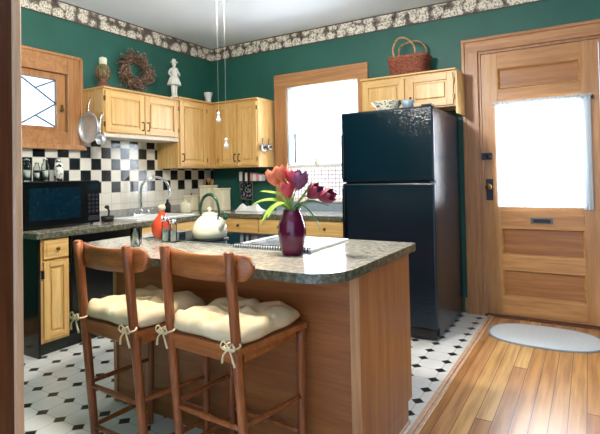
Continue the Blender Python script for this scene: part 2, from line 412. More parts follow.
# leaded casement on the left wall
w1 = structure(empty('window_1', (0, 0, 0)))
b = B('trim_z')
x0, x1 = XL, XL+.03
b.box((x0, LW['y1'], 1.56), (x1, 2.745, 2.40), .004).box((x0, 1.65, 1.56), (x1, LW['y0'], 2.40), .004)
b.use('trim_x') ; b.box((x0, LW['y0'], LW['z1']), (x1, LW['y1'], 2.40), .004).box((x0, LW['y0'], 1.60), (x1, LW['y1'], LW['z0']), .004)
b.use('trim_z').box((x0, 2.722, 1.56), (x1+.014, 2.75, 2.41), .004).box((x0, 1.645, 2.385), (x1+.014, 2.75, 2.41), .004).box((x0, 1.62, 1.555), (x1+.045, 2.76, 1.60), .006)
b.build('casing', None, w1)
b = B('trim_z')
sx0, sx1 = XL-.045, XL-.005
b.box((sx0, 2.52, 1.715), (sx1, 2.605, 2.235), .004).box((sx0, 1.79, 1.715), (sx1, 1.875, 2.235), .004).box((sx0, 1.875, 2.175), (sx1, 2.52, 2.235), .004).box((sx0, 1.875, 1.715), (sx1, 2.52, 1.757), .004)
b.build('sash', None, w1)
B('pane').box((XL-.028, 1.875, 1.757), (XL-.024, 2.52, 2.175)).build('pane', None, w1)
cy, zt, zb, zm = 2.195, 2.175, 1.757, 1.966
b = B('lead')
X_ = XL-.020
for p, q in (((cy, zt), (2.52, zm)), ((2.52, zm), (cy, zb)), ((cy, zt), (1.875, zm)), ((1.875, zm), (cy, zb)),
             ((2.335, 2.085), (2.52, zt)), ((2.335, 1.848), (2.52, zb)), ((2.055, 2.085), (1.875, zt)), ((2.055, 1.848), (1.875, zb))):
    b.tube([(X_, p[0], p[1]), (X_, q[0], q[1])], .007, 6)
b.build('lead_came', None, w1)
b = B('brass').box((XL-.005, 2.555, 1.90), (XL+.012, 2.575, 1.96), .003).tube([(XL+.012, 2.565, 1.93), (XL+.03, 2.565, 1.92), (XL+.03, 2.53, 1.91)], .006)
b.build('latch', None, w1)

# back window: double hung sashes, casing, sill
w2 = structure(empty('window_2'))
b = B('trim_z')
yf = YB-.028
b.box((-3.06, yf, .99), (-2.90, YB, 2.28), .004).box((-2.02, yf, .99), (-1.905, YB, 2.28), .004)
b.use('trim_x').box((-3.06, yf, 2.28), (-1.905, YB, 2.435), .004)
b.build('casing', None, w2)
b = B('white').box((-2.90, YB+.03, 1.02), (-2.86, YB+.10, 2.28)).box((-2.06, YB+.03, 1.02), (-2.02, YB+.10, 2.28)).box((-2.86, YB+.03, 2.24), (-2.06, YB+.10, 2.28))
b.box((-2.86, YB+.05, 1.60), (-2.06, YB+.09, 1.645)).box((-2.86, YB+.03, 1.02), (-2.06, YB+.10, 1.06)); b.build('sash', None, w2)
B('pane').box((-2.86, YB+.068, 1.06), (-2.06, YB+.072, 2.24)).build('pane', None, w2)
B('white').box((-2.94, YB-.05, .995), (-1.98, YB+.04, 1.02), .004).build('sill', None, w2)
B('bluegrey').box((-3.06, YB-.02, .905), (-1.84, YB, .99)).build('apron', None, w2)

# ---- outside door with casing
dt = structure(empty('door_2'))
b = B('trim_z').box((-.962, yf-.004, 0), (-.835, YB, 2.375), .004).box((.115, yf-.004, 0), (.245, YB, 2.375), .004)
b.box((-.975, yf-.012, 0), (-.945, YB, 2.50), .005).box((.23, yf-.012, 0), (.258, YB, 2.50), .005)
b.use('trim_x').box((-.945, yf-.004, 2.372), (.23, YB, 2.475), .004).box((-.975, yf-.016, 2.465), (.258, YB, 2.495), .006)
b.use('trim_z').box((-.838, YB-.006, 0), (-.816, YB+.10, 2.355)).box((.096, YB-.006, 0), (.118, YB+.10, 2.355)).box((-.838, YB-.006, 2.352), (.118, YB+.10, 2.376))
b.build('casing', None, dt)
dt['label'] = 'moulded oak casing round the outside door'
dr = structure(empty('door_1')); dr['label'] = 'panelled oak outside door with curtained glass'
y0, y1 = YB+.002, YB+.052
dx0, dx1 = -.812, .092
gx0, gx1, gz0, gz1 = -.672, -.042, .99, 1.86
px0, px1 = -.678, -.038
b = B('door_z').box((dx0, y0, .02), (px0, y1, 2.347), .002).box((px1, y0, .02), (dx1, y1, 2.347), .002)
b.use('door_x')
for z0, z1 in ((.02, .175), (.425, .54), (.79, gz0), (gz1, 2.012), (2.208, 2.347)): b.box((px0, y0, z0), (px1, y1, z1), .002)
b.build('door_leaf_frame', None, dr)
for z0, z1 in ((.175, .425), (.54, .79), (2.012, 2.208)):
    b = B('door_panel').box((px0, y0+.030, z0), (px1, y1-.006, z1))
    b.build('panel', None, dr)
    b = B('door_mould'); m1 = .020
    def ring(e, y): return [b.bm.verts.new((x, y, z)) for x, z in ((px0+e, z0+e), (px1-e, z0+e), (px1-e, z1-e), (px0+e, z1-e))]
    rs = [ring(-.001, y0+.001), ring(.004, y0-.003), ring(.010, y0+.004), ring(m1, y0+.029)]
    for p_, q_ in zip(rs, rs[1:]):
        for k in range(4): b._f([p_[k], p_[(k+1) % 4], q_[(k+1) % 4], q_[k]])
    b.build('panel_moulding', None, dr, norm=False)
B('pane').box((px0, y0+.02, gz0), (px1, y0+.024, gz1)).build('glass_pane', None, dr)
ml = B('lead').box((-.44, y0-.010, .832), (-.268, y0, .884), .004).build('mail_slot', None, dr)
B('black_matte').box((-.42, y0-.013, .842), (-.288, y0-.009, .872), .002).build('flap', None, ml)
b = B('iron').box((-.822, YB-.03, 1.395), (-.735, y0, 1.455), .004).lathe([(.0, 0), (.02, 0), (.02, .02), (0, .025)], (0, 0, 0), 16, Matrix.Translation((-.765, YB-.03, 1.425)) @ Matrix.Rotation(PI/2, 4, 'X'))
b.build('deadbolt', None, dr)
lk = B('iron').box((-.795, y0-.007, 1.03), (-.735, y0, 1.22), .003).build('lock_plate', None, dr)
B('brass').lathe([(0, 0), (.01, 0), (.01, .03), (.026, .038), (.03, .052), (.022, .066), (0, .07)], (0, 0, 0), 20, Matrix.Translation((-.765, y0-.007, 1.15)) @ Matrix.Rotation(PI/2, 4, 'X')).build('knob', None, lk)
no_mat_box([((-.83, YB-.035, 0), (.11, YB+.10, .016))], 'trim_6', 'jamb')
# baseboards
for i, (x0, x1) in enumerate(((-1.0, -.976), (.262, XR))):
    b = B('trim_x').box((x0, YB-.02, 0), (x1, YB, .14), .003); structure(b.build('baseboard_back'))
b = B('trim_x').box((XL, .75, 0), (XL+.02, 1.94, .14), .003); structure(b.build('baseboard_left'))

def curtain(name, x0, x1, z0, z1, y, amp, waves, mat, thick=.0):
    def fn(u, v):
        x = x0+(x1-x0)*u; z = z1+(z0-z1)*v
        w = math.sin(u*waves*2*PI+.7*math.sin(u*17))*amp*(.55+.6*v)+math.sin(u*waves*4.7)*amp*.25
        return (x, y+w, z)
    return fn
# door curtain
dc = empty('door_curtain', (-.345, YB-.03, .97)); tag(dc, 'sheer white curtain gathered over the glass of the outside door', 'curtain')
dc_inv = Vector((-.345, YB-.03, .97))
def loc(fn, o): return lambda u, v: tuple(Vector(fn(u, v))-o)
B('sheer').grid(loc(curtain('c', -.70, -.02, .975, 1.885, YB-.028, .006, 13, None), dc_inv), 160, 10).build('curtain_panel', None, dc)
B('sheer_dense').grid(loc(curtain('c', -.04, .028, .96, 1.885, YB-.030, .011, 3, None), dc_inv), 40, 10).build('gathered_edge', None, dc)
b = B('sheer_dense').grid(loc(curtain('c', -.715, .03, 1.862, 1.905, YB-.036, .007, 26, None), dc_inv), 260, 2); b.build('heading', None, dc)
B('white').tube([(-.375, -.008, .92), (.385, -.008, .92)], .007).build('rod', None, dc)
B('iron').box((.372, -.012, .895), (.392, .028, .925), .002).build('bracket', None, dc)

# window curtain: sheer above, open lattice café screen below
wc = empty('window_curtain', (-2.46, YB-.03, 1.40)); tag(wc, 'white sheer curtain over the upper back window', 'curtain'); o_ = Vector((-2.46, YB-.03, 1.40))
B('sheer').grid(loc(curtain('c', -2.89, -2.03, 1.42, 2.275, YB-.005, .012, 15, None), o_), 180, 12).build('curtain_panel', None, wc)
B('sheer_dense').grid(loc(curtain('c', -2.89, -2.80, 1.42, 2.275, YB-.012, .012, 3, None), o_), 30, 10).build('gathered_edge', None, wc)
B('white').tube([(-.44, .02, .882), (.44, .02, .882)], .008).build('rod', None, wc)
ls = empty('lattice_screen', (-2.46, YB-.02, 1.02)); tag(ls, 'white lattice screen standing on the back window sill', 'screen')
b = B('lattice'); n = 20; w = .84
for i in range(n+1): b.box((-w/2+i*w/n-.0065, -.012, .0), (-w/2+i*w/n+.0065, -.006, .37))
for i in range(9): b.box((-w/2, -.006, .012+i*.043-.0065), (w/2, 0, .012+i*.043+.0065))
b.build('lattice', None, ls)
B('white').box((-w/2, -.016, .355), (w/2, .004, .385), .003).build('top_rail', None, ls)
tag(B('ceramic').lathe([(0, 0), (.03, 0), (.036, .02), (.022, .05), (.012, .075), (.018, .09), (.012, .105), (0, .11)], (-2.50, YB-.026, 1.405)).build('bird_ornament') if False else
    B('candle').lathe([(0, 0), (.028, 0), (.034, .02), (.022, .05), (.01, .075), (.016, .09), (.010, .105), (0, .11)], (-2.51, YB-.034, 1.405)).build('bell_ornament'),
    'small cream bell ornament standing on the lattice screen', 'ornament')

bw = B('lead').lathe([(0, 0), (.010, 0), (.012, .02), (.009, .26), (.013, .28), (.013, .33), (0, .335)], (0, 0, 0), 12).build('blind_wand'); bw.location = (-2.775, YB-.045, 1.425)
tag(bw, 'grey wand hanging at the side of the back window curtain', 'wand')
# ------------------------------------------------------------------ cabinets
def pull(parent, x, y, z, vert=True, L=.075):
    b = B('brass'); d = Vector((0, 0, 1)) if vert else Vector((1, 0, 0))
    c = Vector((x, y, z)); b.tube([c-d*L/2, c-d*L/2+Vector((0, -.022, 0)), c+Vector((0, -.027, 0)), c+d*L/2+Vector((0, -.022, 0)), c+d*L/2], .0045, 8, 3)
    b.box(c-d*L/2-Vector((.008, .003, .008)), c-d*L/2+Vector((.008, 0, .008))); b.box(c+d*L/2-Vector((.008, .003, .008)), c+d*L/2+Vector((.008, 0, .008)))
    return b.build('handle', None, parent)
def knob(parent, x, y, z):
    return B('brass').lathe([(0, 0), (.007, 0), (.007, .012), (.015, .018), (.013, .026), (0, .028)], (0, 0, 0), 16, Matrix.Translation((x, y, z)) @ Matrix.Rotation(PI/2, 4, 'X')).build('knob', None, parent)
def leaf_door(parent, x0, x1, z0, z1, y=0., hinge=None, hz=None, name='door', fr=.055):
    """raised panel door, its back on local y, facing -y"""
    t = .02; b = B('oak_z')
    b.box((x0, y-t, z0), (x0+fr, y, z1), .003).box((x1-fr, y-t, z0), (x1, y, z1), .003)
    b.use('oak_x').box((x0+fr, y-t, z0), (x1-fr, y, z0+fr), .003).box((x0+fr, y-t, z1-fr), (x1-fr, y, z1), .003)
    b.use('oak_panel').box((x0+fr, y-.006, z0+fr), (x1-fr, y, z1-fr)).box((x0+fr+.016, y-.016, z0+fr+.016), (x1-fr-.016, y-.004, z1-fr-.016), .009)
    d = b.build(name, None, parent)
    if hz is not None:
        pull(d, (x1-.028) if hinge == 'L' else (x0+.028), y-t, hz)
        hx = x0-.004 if hinge == 'L' else x1+.004
        for zz in (z0+.07, z1-.07): B('brass').box((hx-.006, y-t-.003, zz-.022), (hx+.006, y-.002, zz+.022), .002).build('hinge', None, d)
    return d
def carcass(parent, W, D, z0, z1, mat='oak_z', hollow=False, fr=.03, top=True):
    b = B(mat)
    if hollow:
        b.box((0, 0, z0), (.018, D, z1)).box((W-.018, 0, z0), (W, D, z1)).box((.018, D-.01, z0), (W-.018, D, z1)).box((.018, .02, z0), (W-.018, D-.01, z0+.018)).box((.018, 0, z0), (W-.018, .02, z1))
    else: b.box((0, 0, z0), (W, D, z1), .002)
    return b.build('body', None, parent)

# wall units, left wall: local x -> +Y, facing +X
UA = empty('wall_cabinet', (-3.70, 2.752, 0), PI/2)
tag(UA, 'two-door honey oak wall cabinet above the sink, wreath on top', 'cabinet')
carcass(UA, .905, .315, 1.70, 2.105)
leaf_door(UA, .012, .452, 1.712, 2.085, 0, 'L', 1.79); leaf_door(UA, .462, .895, 1.712, 2.085, 0, 'R', 1.79)
B('oak_x').box((-.008, -.028, 2.105), (.905, .315, 2.122), .004).build('top_moulding', None, UA)
B('plaster').box((.0, -.012, 1.668), (.905, .30, 1.699), .003).build('light_rail', None, UA)
UB = empty('wall_cabinet', (-3.70, 3.659, 0), PI/2)
tag(UB, 'tall single-door honey oak wall cabinet on the left wall beside the corner', 'cabinet')
carcass(UB, .900, .315, 1.392, 2.128)
leaf_door(UB, .018, .43, 1.41, 2.105, 0, 'R', 1.50)
B('oak_x').box((0, -.028, 2.128), (.555, 0, 2.145), .004).box((0, 0, 2.128), (.90, .315, 2.145)).build('top_moulding', None, UB)
B('oak_z').box((.44, -.012, 1.41), (.55, 0, 2.105), .003).build('filler', None, UB)
UC = empty('wall_cabinet', (-3.70, 4.246, 0), 0)
tag(UC, 'two-door honey oak wall cabinet on the back wall left of the window', 'cabinet')
carcass(UC, .618, .315, 1.392, 2.135)
leaf_door(UC, .06, .335, 1.41, 2.112, 0, 'L', 1.50); leaf_door(UC, .342, .608, 1.41, 2.112, 0, 'R', 1.50)
B('oak_x').box((0, -.028, 2.135), (.626, .315, 2.152), .004).build('top_moulding', None, UC)
UD = empty('wall_cabinet', (-1.845, 4.246, 0), 0)
tag(UD, 'two-door honey oak cabinet above the black refrigerator', 'cabinet')
carcass(UD, .875, .315, 1.862, 2.175)
leaf_door(UD, .02, .425, 1.875, 2.155, 0, 'L', None); leaf_door(UD, .455, .86, 1.875, 2.155, 0, 'R', 1.93)
B('oak_x').box((-.008, -.028, 2.175), (.885, .315, 2.192), .004).build('top_moulding', None, UD)
B('oak_z').box((.876, -.005, 1.80), (.893, .315, 2.175), .002).build('side_panel', None, UD)

# base units, left wall
BA = empty('base_cabinet', (-3.42, 1.985, 0), PI/2)
tag(BA, 'narrow honey oak base cabinet with black end panel under the microwave', 'cabinet')
B('oak_z').box((.02, 0, .10), (.24, .585, .862), .002).build('body', None, BA)
B('black').box((0, -.002, .0), (.02, .59, .862), .002).build('end_panel', None, BA)
B('dark_green').box((.02, .05, 0), (.24, .585, .10)).build('toe_kick', None, BA)
leaf_door(BA, .035, .230, .125, .69, 0, 'R', None, fr=.042)
d = BA.children[-1] if False else None
dw = B('oak_x').box((.035, -.02, .71), (.230, 0, .85), .004).box((.055, -.024, .73), (.210, -.018, .83), .003).build('drawer', None, BA)
knob(dw, .132, -.024, .78)
for x, z in ((.030, .60), (.237, .62), (.237, .2)): B('iron').box((x-.007, -.024, z-.03), (x+.007, -.0, z+.03), .002).build('hinge', None, BA)
DW = empty('dishwasher', (-3.42, 2.228, 0), PI/2); tag(DW, 'black built-in dishwasher between two oak base cabinets', 'dishwasher')
B('black_matte').box((0.002, .02, .10), (.62, .58, .86)).build('body', None, DW)
B('black').box((.005, -.025, .11), (.617, .02, .70), .006).build('door', None, DW)
cp = B('black').box((.005, -.032, .705), (.617, .02, .858), .006).build('control_panel', None, DW)
B('steel').box((.04, -.036, .715), (.56, -.031, .725)).build('trim_line', None, cp)
B('iron').tube([(.06, -.05, .76), (.54, -.05, .76)], .009).box((.055, -.05, .752), (.07, -.03, .768)).box((.53, -.05, .752), (.545, -.03, .768)).build('handle', None, cp)
B('black_matte').box((.002, .05, 0), (.62, .58, .10)).build('toe_kick', None, DW)
BB = empty('base_cabinet', (-3.42, 2.852, 0), PI/2); tag(BB, 'honey oak sink cabinet with two doors under the sink', 'cabinet')
carcass(BB, 1.07, .585, .10, .862, hollow=True)
leaf_door(BB, .03, .50, .125, .69, 0, 'L', .6); leaf_door(BB, .51, .98, .125, .69, 0, 'R', .6)
B('oak_x').box((.03, -.02, .71), (.98, 0, .85), .004).build('false_drawer', None, BB)
B('dark_green').box((0, .05, 0), (1.07, .58, .10)).build('toe_kick', None, BB)
# back run
BC = empty('base_cabinet', (-3.416, 3.975, 0), 0); tag(BC, 'long honey oak base cabinet run under the back window counter', 'cabinet')
B('oak_x').box((.0, 0, .10), (1.56, .585, .862), .002).build('body', None, BC)
B('dark_green').box((0, .05, 0), (1.56, .58, .10)).build('toe_kick', None, BC)
for i in range(3):
    x0 = .03+i*.51
    dw = B('oak_x').box((x0, -.02, .71), (x0+.49, 0, .85), .004).build('drawer', None, BC); knob(dw, x0+.245, -.02, .78)
    leaf_door(BC, x0, x0+.49, .125, .69, 0, 'L', .6)
# L shaped worktop with sink cut-out (hole x -3.86..-3.52, y 2.98..3.62)
b = B('stone')
z0, z1 = .864, .905
def wt(a, c): b.box((a[0], a[1], z0), (c[0], c[1], z1))
E_ = -3.385
wt((XL+.001, 1.96), (E_, 2.95)); wt((XL+.001, 2.95), (-3.90, 3.66)); wt((-3.50, 2.95), (E_, 3.66)); wt((XL+.001, 3.66), (E_, 3.94)); wt((XL+.001, 3.94), (-1.83, YB-.001))
b.use('stone_edge').box((E_, 1.96, z0-.002), (E_+.004, 3.94, z1-.002)).box((E_, 3.936, z0-.002), (-1.83, 3.94, z1-.002)).box((XL+.001, 1.956, z0-.002), (E_+.004, 1.96, z1-.002))
wk = b.build('kitchen_worktop'); tag(wk, 'speckled stone-look worktop running round the corner under the window', 'worktop')
# sink
sk = empty('sink', (-3.70, 3.305, .905)); tag(sk, 'white enamel sink set in the worktop below the tiles', 'sink')
b = B('ceramic')
b.box((-.215, -.37, 0), (-.16, .37, .010), .003).box((.16, -.37, 0), (.215, .37, .010), .003).box((-.16, -.37, 0), (.16, -.31, .010), .003).box((-.16, .31, 0), (.16, .37, .010), .003)
b.build('rim', None, sk)
b = B('ceramic').box((-.165, -.315, -.16), (.165, .315, -.15)).box((-.165, -.315, -.15), (-.155, .315, .0)).box((.155, -.315, -.15), (.165, .315, .0)).box((-.155, -.315, -.15), (.155, -.305, 0)).box((-.155, .305, -.15), (.155, .315, 0))
b.build('basin', None, sk)
fa = empty('faucet', (-3.895, 3.33, .9155)); tag(fa, 'chrome gooseneck kitchen faucet arching over the sink', 'faucet')
B('chrome').box((-.022, -.11, 0), (.022, .11, .012), .004).lathe([(0, .012), (.022, .012), (.022, .05), (.015, .07), (0, .07)], (0, 0, 0), 20).build('base', None, fa)
B('chrome').tube([(0, 0, .06), (0, 0, .26), (.02, .03, .34), (.07, .10, .385), (.13, .18, .36), (.16, .22, .29), (.165, .225, .19)], .013, 10, 5).build('spout', None, fa)
for s_ in (-1, 1):
    B('chrome').lathe([(0, .012), (.018, .012), (.014, .05), (0, .055)], (0, s_*.09, 0), 16).tube([(0, s_*.09, .05), (.05, s_*.11, .065)], .006).build('lever', None, fa)

# ------------------------------------------------------------------ island
def round_rect(x0, x1, y0, y1, r):      # r: radii for (x0,y0),(x1,y0),(x1,y1),(x0,y1)
    P = []
    for (cx, cy_, a0, rr) in ((x0, y0, PI, r[0]), (x1, y0, 1.5*PI, r[1]), (x1, y1, 0, r[2]), (x0, y1, .5*PI, r[3])):
        sx = 1 if cx == x0 else -1; sy = 1 if cy_ == y0 else -1
        for k in range(9):
            a = a0+k*PI/16; P.append((cx+sx*rr+rr*math.cos(a), cy_+sy*rr+rr*math.sin(a)))
    return P
ic = empty('island_cabinet', (-1.60, 2.15, 0)); tag(ic, 'brown oak-veneered kitchen island cabinet behind the two stools', 'island')
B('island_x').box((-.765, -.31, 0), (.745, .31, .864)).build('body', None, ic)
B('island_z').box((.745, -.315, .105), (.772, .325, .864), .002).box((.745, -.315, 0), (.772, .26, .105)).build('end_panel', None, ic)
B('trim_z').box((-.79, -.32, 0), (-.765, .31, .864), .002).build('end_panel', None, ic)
B('trim_z').box((.728, -.322, 0), (.772, -.3151, .864), .001).build('corner_strip', None, ic)
B('jamb_edge').box((.773, -.30, 0), (.782, .26, .016), .001).build('shoe_moulding', None, ic)
b = B('stone').prism(round_rect(-2.62, -.81, 1.585, 2.56, (.34, .17, .025, .05)), .866, .905, 'stone_edge')
it = b.build('island_worktop'); tag(it, 'speckled grey-beige island worktop with rounded near corner', 'worktop')

# ------------------------------------------------------------------ bar stools
def leg(b, p, q, r0, r1): b.tube([p, Vector(p).lerp(Vector(q), .5), q], [r0, (r0+r1)/2, r1], 12, 4)
def make_stool():
    t = empty('bar_stool')
    SZ = .635; hw, hf, d = .183, .202, .187
    RB = {}
    for s_ in (-1, 1):
        foot = Vector((s_*(hw+.002), -d+.045, 0)); top = Vector((s_*(hw-.004), -d-.042, 1.0))
        b = B('stool'); leg(b, foot, top, .018, .021); b.ball(top, .021, (1, 1, .5), 12); b.build('rear_post', None, t); RB[s_] = (foot, top)
        b = B('stool'); leg(b, (s_*(hf+.006), d-.01, 0), (s_*hf, d, SZ-.012), .017, .021); b.build('front_leg', None, t)
    def rp(s_, z): f, q = RB[s_]; return f.lerp(q, z/q.z)
    def fp(s_, z): return Vector((s_*(hf+.004), d-.008, z))
    b = B('stool_x')
    b.prism([(-hw-.018, -d-.02), (hw+.018, -d-.02), (hf+.022, d+.018), (-hf-.022, d+.018)], SZ-.012, SZ+.012); b.build('seat_board', None, t)
    b = B('stool_x'); o1 = .004
    b.box((-hw+.02, -d-.012, SZ-.050), (hw-.02, -d+.012, SZ-.012), .003).box((-hf+.02, d-.012, SZ-.050), (hf-.02, d+.012, SZ-.012), .003)
    b.box((-hw-.010, -d+.02, SZ-.050), (-hw+.012, d-.02, SZ-.012), .003).box((hw-.012, -d+.02, SZ-.050), (hw+.010, d-.02, SZ-.012), .003); b.build('apron', None, t)
    def rung(p, q): B('stool').tube([p, p.lerp(q, .5), q], [.009, .0125, .009], 8, 3).build('rung', None, t)
    for z in (.335, .14): rung(rp(-1, z), rp(1, z))
    for z in (.18,): rung(fp(-1, z), fp(1, z))
    for s_ in (-1, 1):
        for z in (.335, .13): rung(rp(s_, z+.012), fp(s_, z))
    # curved back board held on the front of the posts, ends rounded
    W = .248; H = .052; zc = .945
    b = B('stool_x'); nu = 28
    def yb(x): return -d-.044+(x/W)**2*.052
    rows = []
    for i in range(nu+1):
        x = -W+2*W*i/nu; e = max(0., (abs(x)-(W-.05))/.05); h = H*math.sqrt(max(.02, 1-e*e)) ; sag = .012*(1-(x/W)**2)
        y = yb(x)-(W and .0)
        rows.append([b.bm.verts.new((x, y+dy, zc+dz)) for dy, dz in ((0, -h-sag*.3), (0, -h*.4), (0, h*.4), (0, h-sag), (.017, h-sag), (.017, h*.4), (.017, -h*.4), (.017, -h-sag*.3))])
    for a_, c_ in zip(rows, rows[1:]):
        for k in range(8): b._f([a_[k], a_[(k+1) % 8], c_[(k+1) % 8], c_[k]], True)
    b._f(list(reversed(rows[0]))); b._f(rows[-1]); b.build('backrest', None, t)
    return t
def make_cushion():
    t = empty('seat_cushion')
    b = B('cushion'); n = 40
    hw = .215; hd = .205
    tuft = [(x, y) for x in (-.075, .075) for y in (-.07, .07)]
    V = {}
    def hgt(x, y):
        e = min(1., (1-abs(x))*5.5)*1.; f = min(1., (1-abs(y))*5.5)
        edge = math.sqrt(max(0, 1-(1-e)**2))*math.sqrt(max(0, 1-(1-f)**2)); return edge
    top, bot = [], []
    for i in range(n+1):
        rt, rb = [], []
        for j in range(n+1):
            u = -1+2*i/n; v = -1+2*j/n
            # wavy outline, corners rounded
            k = 1-.05*abs(u*v)**3-.018*(math.cos(v*7)*(abs(u) > .8)+math.cos(u*7+1)*(abs(v) > .8))
            x = u*hw*k; y = v*hd*k; g = hgt(u, v); h = .026+.046*g
            for tx, ty in tuft:
                dd = math.hypot(x-tx, y-ty); h -= .034*math.exp(-(dd/.026)**2)
            h -= .016*math.exp(-(x/.018)**2)*g + .016*math.exp(-(y/.018)**2)*g
            h += .006*math.sin(u*9+v*4)*g+.005*math.sin(v*11-u*5)*g
            rt.append(b.bm.verts.new((x, y, max(h, .024)))); 
            rb.append(b.bm.verts.new((x*.97, y*.97, .022*(1-g)+.0)) if 0 < i < n and 0 < j < n else None)
        top.append(rt); bot.append(rb)
    for i in range(n+1):
        for j in range(n+1):
            if bot[i][j] is None: bot[i][j] = top[i][j]
    for i in range(n):
        for j in range(n):
            b._f([top[i][j], top[i+1][j], top[i+1][j+1], top[i][j+1]], True); b._f([bot[i][j], bot[i][j+1], bot[i+1][j+1], bot[i+1][j]], True)
    b.build('pad', None, t)
    for s_ in (-1, 1):
        p = Vector((s_*.183, -.240, .010)); q = Vector((s_*.186, -.19, .022))
        b = B('tie')
        b.tube([q, Vector((s_*.214, -.215, .015)), Vector((s_*.208, -.245, .012)), p], .004, 6, 3)
        b.tube([q, Vector((s_*.151, -.205, .015)), Vector((s_*.158, -.24, .012)), p], .004, 6, 3)
        for dx, dz in ((-.035, .02), (.035, .016)):
            b.tube([p, p+Vector((dx*.6, -.006, dz+.006)), p+Vector((dx, -.008, dz-.012)), p+Vector((dx*.5, -.006, -.004)), p], .0035, 6, 3)
        b.tube([p, p+Vector((-.020, -.008, -.02)), p+Vector((-.032, -.004, -.055))], [.004, .0035, .005], 6, 3)
        b.tube([p, p+Vector((.018, -.008, -.02)), p+Vector((.030, -.004, -.06))], [.004, .0035, .005], 6, 3)
        b.ball(p+Vector((0, -.003, 0)), .008, seg=8); b.build('tie', None, t)
    return t
st = make_stool(); cu = make_cushion()
spots = [((-1.302, 1.612), -.065, 'wooden bar stool in the middle of the photo, under the vase end of the island', 'cream tufted cushion on the stool in the middle of the photo'),
         ((-1.808, 1.565), -.06, 'wooden bar stool nearest the dishwasher, at the red bottle end of the island', 'cream tufted cushion on the stool nearest the dishwasher')]
for i, (xy, a, l1, l2) in enumerate(spots):
    s1 = st if i == 0 else copy_tree(st); c1 = cu if i == 0 else copy_tree(cu)
    s1.location = (xy[0], xy[1], 0); s1.rotation_euler.z = a; tag(s1, l1, 'stool', 'bar stools at the island')
    c1.location = (xy[0], xy[1], .6475); c1.rotation_euler.z = a; tag(c1, l2, 'cushion', 'tufted stool cushions')

# ------------------------------------------------------------------ refrigerator and microwave
fr = empty('refrigerator', (-1.385, 3.62, 0)); tag(fr, 'tall black top-freezer refrigerator beside the outside door', 'refrigerator')
hw = .385
B('fridge').box((-hw+.004, .07, .03), (hw-.004, .86, 1.795), .006).build('body', None, fr)
B('fridge').box((-hw, 0, 1.222), (hw, .066, 1.80), .014).build('freezer_door', None, fr)
B('fridge').box((-hw, 0, .10), (hw, .066, 1.212), .014).build('fridge_door', None, fr)
B('black_matte').box((-hw+.02, .03, .02), (hw-.02, .07, .09), .003).build('base_grille', None, fr)
for x in (-.33, .33):
    B('rubber').lathe([(0, 0), (.018, 0), (.018, .03), (0, .03)], (x, .12, 0), 12).build('foot', None, fr); B('rubber').lathe([(0, 0), (.018, 0), (.018, .03), (0, .03)], (x, .8, 0), 12).build('foot', None, fr)
b = B('black').box((-hw+.008, -.028, 1.25), (-hw+.034, .001, 1.62), .008); b.build('handle', None, fr)
b = B('black').box((-hw+.008, -.028, .70), (-hw+.034, .001, 1.18), .008); b.build('handle', None, fr)
B('black_matte').box((hw-.09, .01, 1.80), (hw-.01, .09, 1.815), .004).build('hinge_cover', None, fr)
B('chrome').box((hw-.03, -.001, 1.213), (hw, .05, 1.221)).build('centre_hinge', None, fr)
mw = empty('microwave', (-3.64, 2.32, .9055), PI/2); tag(mw, 'black countertop microwave oven below the leaded window', 'microwave')
b = B('black').box((-.335, .012, .012), (.335, .36, .375), .006); b.build('body', None, mw)
d = B('black').box((-.335, -.012, .014), (.205, .012, .372), .005).build('door', None, mw)
B('black_glass').box((-.28, -.016, .07), (.15, -.0121, .32), .001).build('window', None, d)
d = B('black').box((.209, -.012, .014), (.335, .012, .372), .005).build('control_panel', None, mw)
b = B('iron')
for i in range(5):
    for j in range(3): b.box((.222+j*.036, -.0145, .10+i*.034), (.248+j*.036, -.0119, .124+i*.034), .001)
b.build('keypad', None, d)
B('black_glass').box((.225, -.0145, .30), (.32, -.0121, .345)).build('display', None, d)
B('iron').box((.222, -.016, .035), (.322, -.0119, .075), .003).build('open_button', None, d)
for x in (-.3, .3):
    for y in (.05, .32): B('rubber').lathe([(0, 0), (.012, 0), (.012, .012), (0, .012)], (x, y, 0), 10).build('foot', None, mw)

# ------------------------------------------------------------------ things on the microwave
mz = .9055+.375+.0005
def jar(x, y, h, r, label, cap=None):
    t = empty('glass_jar', (x, y, mz)); tag(t, label, 'jar', 'glass jars on the microwave')
    B('clear_glass').lathe([(0, 0), (r, 0), (r, h*.72), (r*.6, h*.84), (r*.55, h*.95), (r*.47, h*.95), (r*.52, h*.84), (r*.9, h*.7), (r*.9, .006), (0, .006)], seg=20).build('body', None, t)
    B('ceramic').lathe([(0, .007), (r*.86, .007), (r*.86, h*.45), (0, h*.45)], seg=16).build('contents', None, t)
    B('chrome').lathe([(0, h*.95), (r*.62, h*.95), (r*.62, h), (r*.2, h*1.03), (0, h*1.05)], seg=16).build('lid', None, t)
jar(-3.80, 2.125, .175, .034, 'tall narrow glass jar with metal lid next to the door frame')
jar(-3.80, 2.205, .15, .026, 'short slim glass jar between the two tall jars on the microwave')
jar(-3.80, 2.275, .18, .030, 'tall glass jar standing next to the patterned shaker on the microwave')
pm = empty('patterned_shaker', (-3.80, 2.39, mz)); tag(pm, 'white shaker with black patches on top of the microwave', 'shaker')
B('cow').lathe([(0, 0), (.036, 0), (.038, .09), (.03, .13), (.03, .15), (0, .155)]).build('body', None, pm)
B('chrome').lathe([(0, .155), (.028, .150), (.026, .175), (.012, .19), (0, .192)]).build('cap', None, pm)

